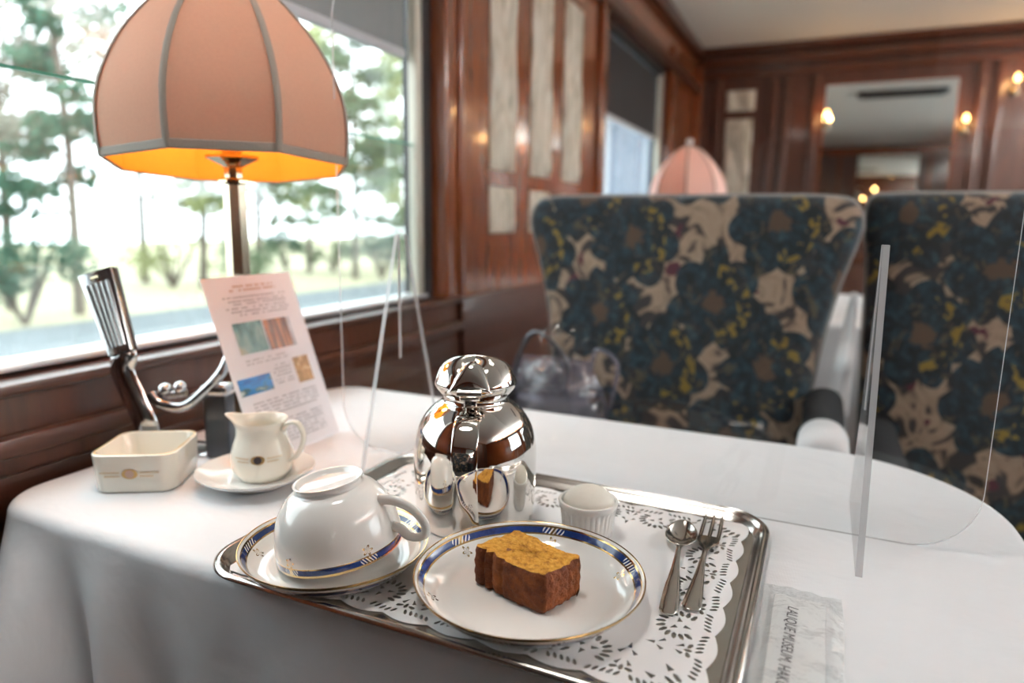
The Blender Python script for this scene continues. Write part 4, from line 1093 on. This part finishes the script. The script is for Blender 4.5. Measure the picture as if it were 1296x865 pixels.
# ceiling vent, then the added fill lights
v = thing('ceiling_vent', 'long dark bronze vent on the ceiling, mirrored on the end wall', 'vent', (.39, 2.35, ZC))
MB().box((-.28, -.07, -.03), (.28, .07, 0), .012).build('vent_body', 'dark_chrome', v)
mb = MB()
for i in range(7): mb.box((-.25, -.054 + i * .017, -.035), (.25, -.048 + i * .017, -.029))
mb.build('vent_slats', 'black_frame', v, smooth=0)
def cove(x, sgn, label):  # unseen uplight with a shelf, added to brighten the ceiling
    r = thing('fill_cove', label, 'added fill light', (x, 1.85, ZT + .045), 0, 'added fill light shelves under the ceiling')
    mb = MB(); mb.box((min(0, -sgn * .11), -2.1, 0), (max(0, -sgn * .11), 2.1, .012), .002); mb.box((min(-sgn * .11, -sgn * .10), -2.1, 0), (max(-sgn * .11, -sgn * .10), 2.1, .05), .003)
    mb.build('shelf', 'mahog_dh', r)
    o = lamp('AREA', 'fill_strip_light', (x - sgn * .05, 1.85, ZT + .062), COVE_FILL, (.88, .95, 1), shape='RECTANGLE', size=.07, size_y=4.1, rot=(R(180), R(-sgn * 28), 0))
def fill_lamp(x, y, e, label):  # unseen lamp added to brighten the things on the table
    r = thing('fill_lamp', label, 'ceiling light', (x, y, ZC))
    MB().lathe([(0, 0), (.17, 0), (.17, -.02), (.15, -.03), (.145, -.03), (.145, -.012), (0, -.012)], 40).build('rim', 'brass', r)
    MB().lathe([(.144, -.018), (.10, -.026), (0, -.030)], 40).build('diffuser', emit('fill lamp glow', (1, .97, .92), 3.0), r, smooth=60)
    lamp('AREA', 'fill_lamp_light', (x, y, ZC - .04), e, (1, .97, .92), shape='DISK', size=.28)
fill_lamp(-.36, .36, 1.9, 'added round fill lamp above the near table, out of view')
cove(XR, 1, 'added shelf hiding a ceiling fill light across the aisle, out of view')

# ================================================================== OUTSIDE
def cloud(mb, c, r, n, sz, rr, flat=1.0):
    for _ in range(n):
        d = V((rr.gauss(0, 1), rr.gauss(0, 1), rr.gauss(0, 1))).normalized() * (rr.random() ** .5); p = V(c) + V((d.x * r, d.y * r, d.z * r * flat))
        a = V((rr.gauss(0, 1), rr.gauss(0, 1), rr.gauss(0, 1))).normalized(); b = a.orthogonal().normalized(); s = sz * rr.uniform(.5, 1.3); b2 = a.cross(b)
        mb.add([p - b * s, p + b2 * s * .5, p + b * s, p - b2 * s * .5], [[0, 1, 2, 3]])
GZ = -.6
def tree(x, y, h, cr, mat, label, seed, dens=1.0, trunk=.09, low=.25, leafsz=.10, group='trees beyond the road'):
    rr = random.Random(seed); root = thing('tree', label, 'tree', (x, y, GZ), 0, group)
    top = V((rr.uniform(-.2, .2), rr.uniform(-.2, .2), h))
    t = MB(); t.tube([(0, 0, 0), top * .4 + V((.06, .04, 0)), top * .75, top], [trunk, trunk * .75, trunk * .45, .01], 9)
    br = []
    for i in range(22):
        f = low + (1 - low) * i / 22; p = top * f; a = rr.random() * 2 * pi; l = cr * (1.05 - f * .65) * rr.uniform(.7, 1.1)
        e = p + V((cos(a) * l, sin(a) * l, l * rr.uniform(-.05, .45))); t.tube([p, p.lerp(e, .5) + V((0, 0, .06)), e], [trunk * .3, trunk * .18, .006], 5); br.append((p, e))
    t.build('trunk', 'bark', root, smooth=60)
    f = MB()
    for p, e in br:
        for q in (.45, .75, 1.0): cloud(f, p.lerp(e, q), cr * .26, int(44 * dens), leafsz * 1.15, rr, .6)
    f.build('foliage', mat, root, smooth=0, fix=False)
def bush(x, y, r, h, mat, label, seed, n=900, sz=.06, group='shrubs beside the road'):
    rr = random.Random(seed); root = thing('shrub', label, 'shrub', (x, y, GZ), 0, group)
    t = MB()
    for i in range(7):
        a = i * .9 + rr.random(); t.tube([(0, 0, 0), (cos(a) * r * .35, sin(a) * r * .35, h * .5), (cos(a) * r * .6, sin(a) * r * .6, h * .9)], [.035, .022, .006], 6)
    t.build('stems', 'bark', root, smooth=60)
    f = MB()
    for i in range(9): cloud(f, (rr.uniform(-.6, .6) * r, rr.uniform(-.6, .6) * r, h * rr.uniform(.35, .85)), r * .45, n // 9, sz, rr, .8)
    f.build('foliage', mat, root, smooth=0, fix=False)
def at(pxl, X):  # point on the line of sight through column pxl, at distance X from the track
    k = (pxl - 648) / 864; dx = fwd.x + k * right.x; dy = fwd.y + k * right.y; return X, dy / dx * X
TR = [(20, -12.5, 7.5, 1.7, 'leaf_grey', 'bare greyish tree with pale twigs at the far left of the window', .8),
      (105, -11.0, 6.5, 1.3, 'leaf_dark', 'slim dark trunked tree left of the lamp in the window', .6),
      (190, -15, 8.0, 1.9, 'leaf_grey', 'pale leafless tree behind the left side of the lampshade', .5),
      (262, -13, 6.8, 1.5, 'leaf_pale', 'yellowish tree behind the lamp pole', .6),
      (330, -12.0, 6.0, 1.5, 'leaf_mid', 'green tree behind the menu card', .9),
      (395, -14, 7.0, 1.8, 'leaf_pale', 'yellow green tree right of the menu card', .9),
      (452, -11.5, 6.5, 1.5, 'leaf_mid', 'leafy green tree right of the lampshade', 1.0),
      (505, -13.5, 7.5, 1.9, 'leaf_pale', 'pale green tree at the right edge of the big window', 1.0),
      (545, -10.8, 6.0, 1.3, 'leaf_mid', 'green tree half hidden by the window jamb', 1.0)]
for i, (p_, X, h, cr, m, lab, dn) in enumerate(TR):
    x, y = at(p_, X); tree(x, y, h, cr, m, lab, 20 + i, dn)
BU = [(35, -10.6, .95, 1.35, 'leaf_dark', 'dark evergreen shrub at the left edge of the window', 1300),
      (225, -13.5, 1.1, 1.3, 'leaf_pale', 'pale yellow shrub seen between ribbed handle and lamp pole', 700),
      (315, -11.8, .9, 1.2, 'leaf_mid', 'rounded green shrub just right of the lamp pole', 900),
      (366, -15.2, .75, 1.3, 'leaf_dark', 'dark green shrub behind the menu card top', 1000),
      (425, -13.6, .8, 1.2, 'leaf_mid', 'green shrub along the roadside left of the divider foot', 1000),
      (485, -11.0, .9, 1.4, 'leaf_dark', 'dark green shrub seen through the divider foot', 1100),
      (525, -12.4, 1.1, 1.4, 'leaf_pale', 'yellow green shrub beside the window channel', 900)]
for i, (p_, X, r, h, m, lab, n_) in enumerate(BU):
    x, y = at(p_, X); bush(x, y, r, h, m, lab, 60 + i, n_)
# grey building seen through the second window
b = thing('building', 'blue grey building with pale posts seen through the second window', 'building', (-3.4, 11.5, GZ))
MB().box((-1.6, 0, 0), (2.2, 4, 3.4), .02).build('wall', 'bluegrey', b, smooth=0)
for x in (-1.2, -.2, .8, 1.7): MB().box((x, -.08, 0), (x + .16, 0, 3.4), .01).build('post', 'palestrip', b, smooth=0)
MB().box((-1.9, -.4, 3.4), (2.5, 4.3, 3.6), .02).build('roof', 'dark_chrome', b, smooth=0)
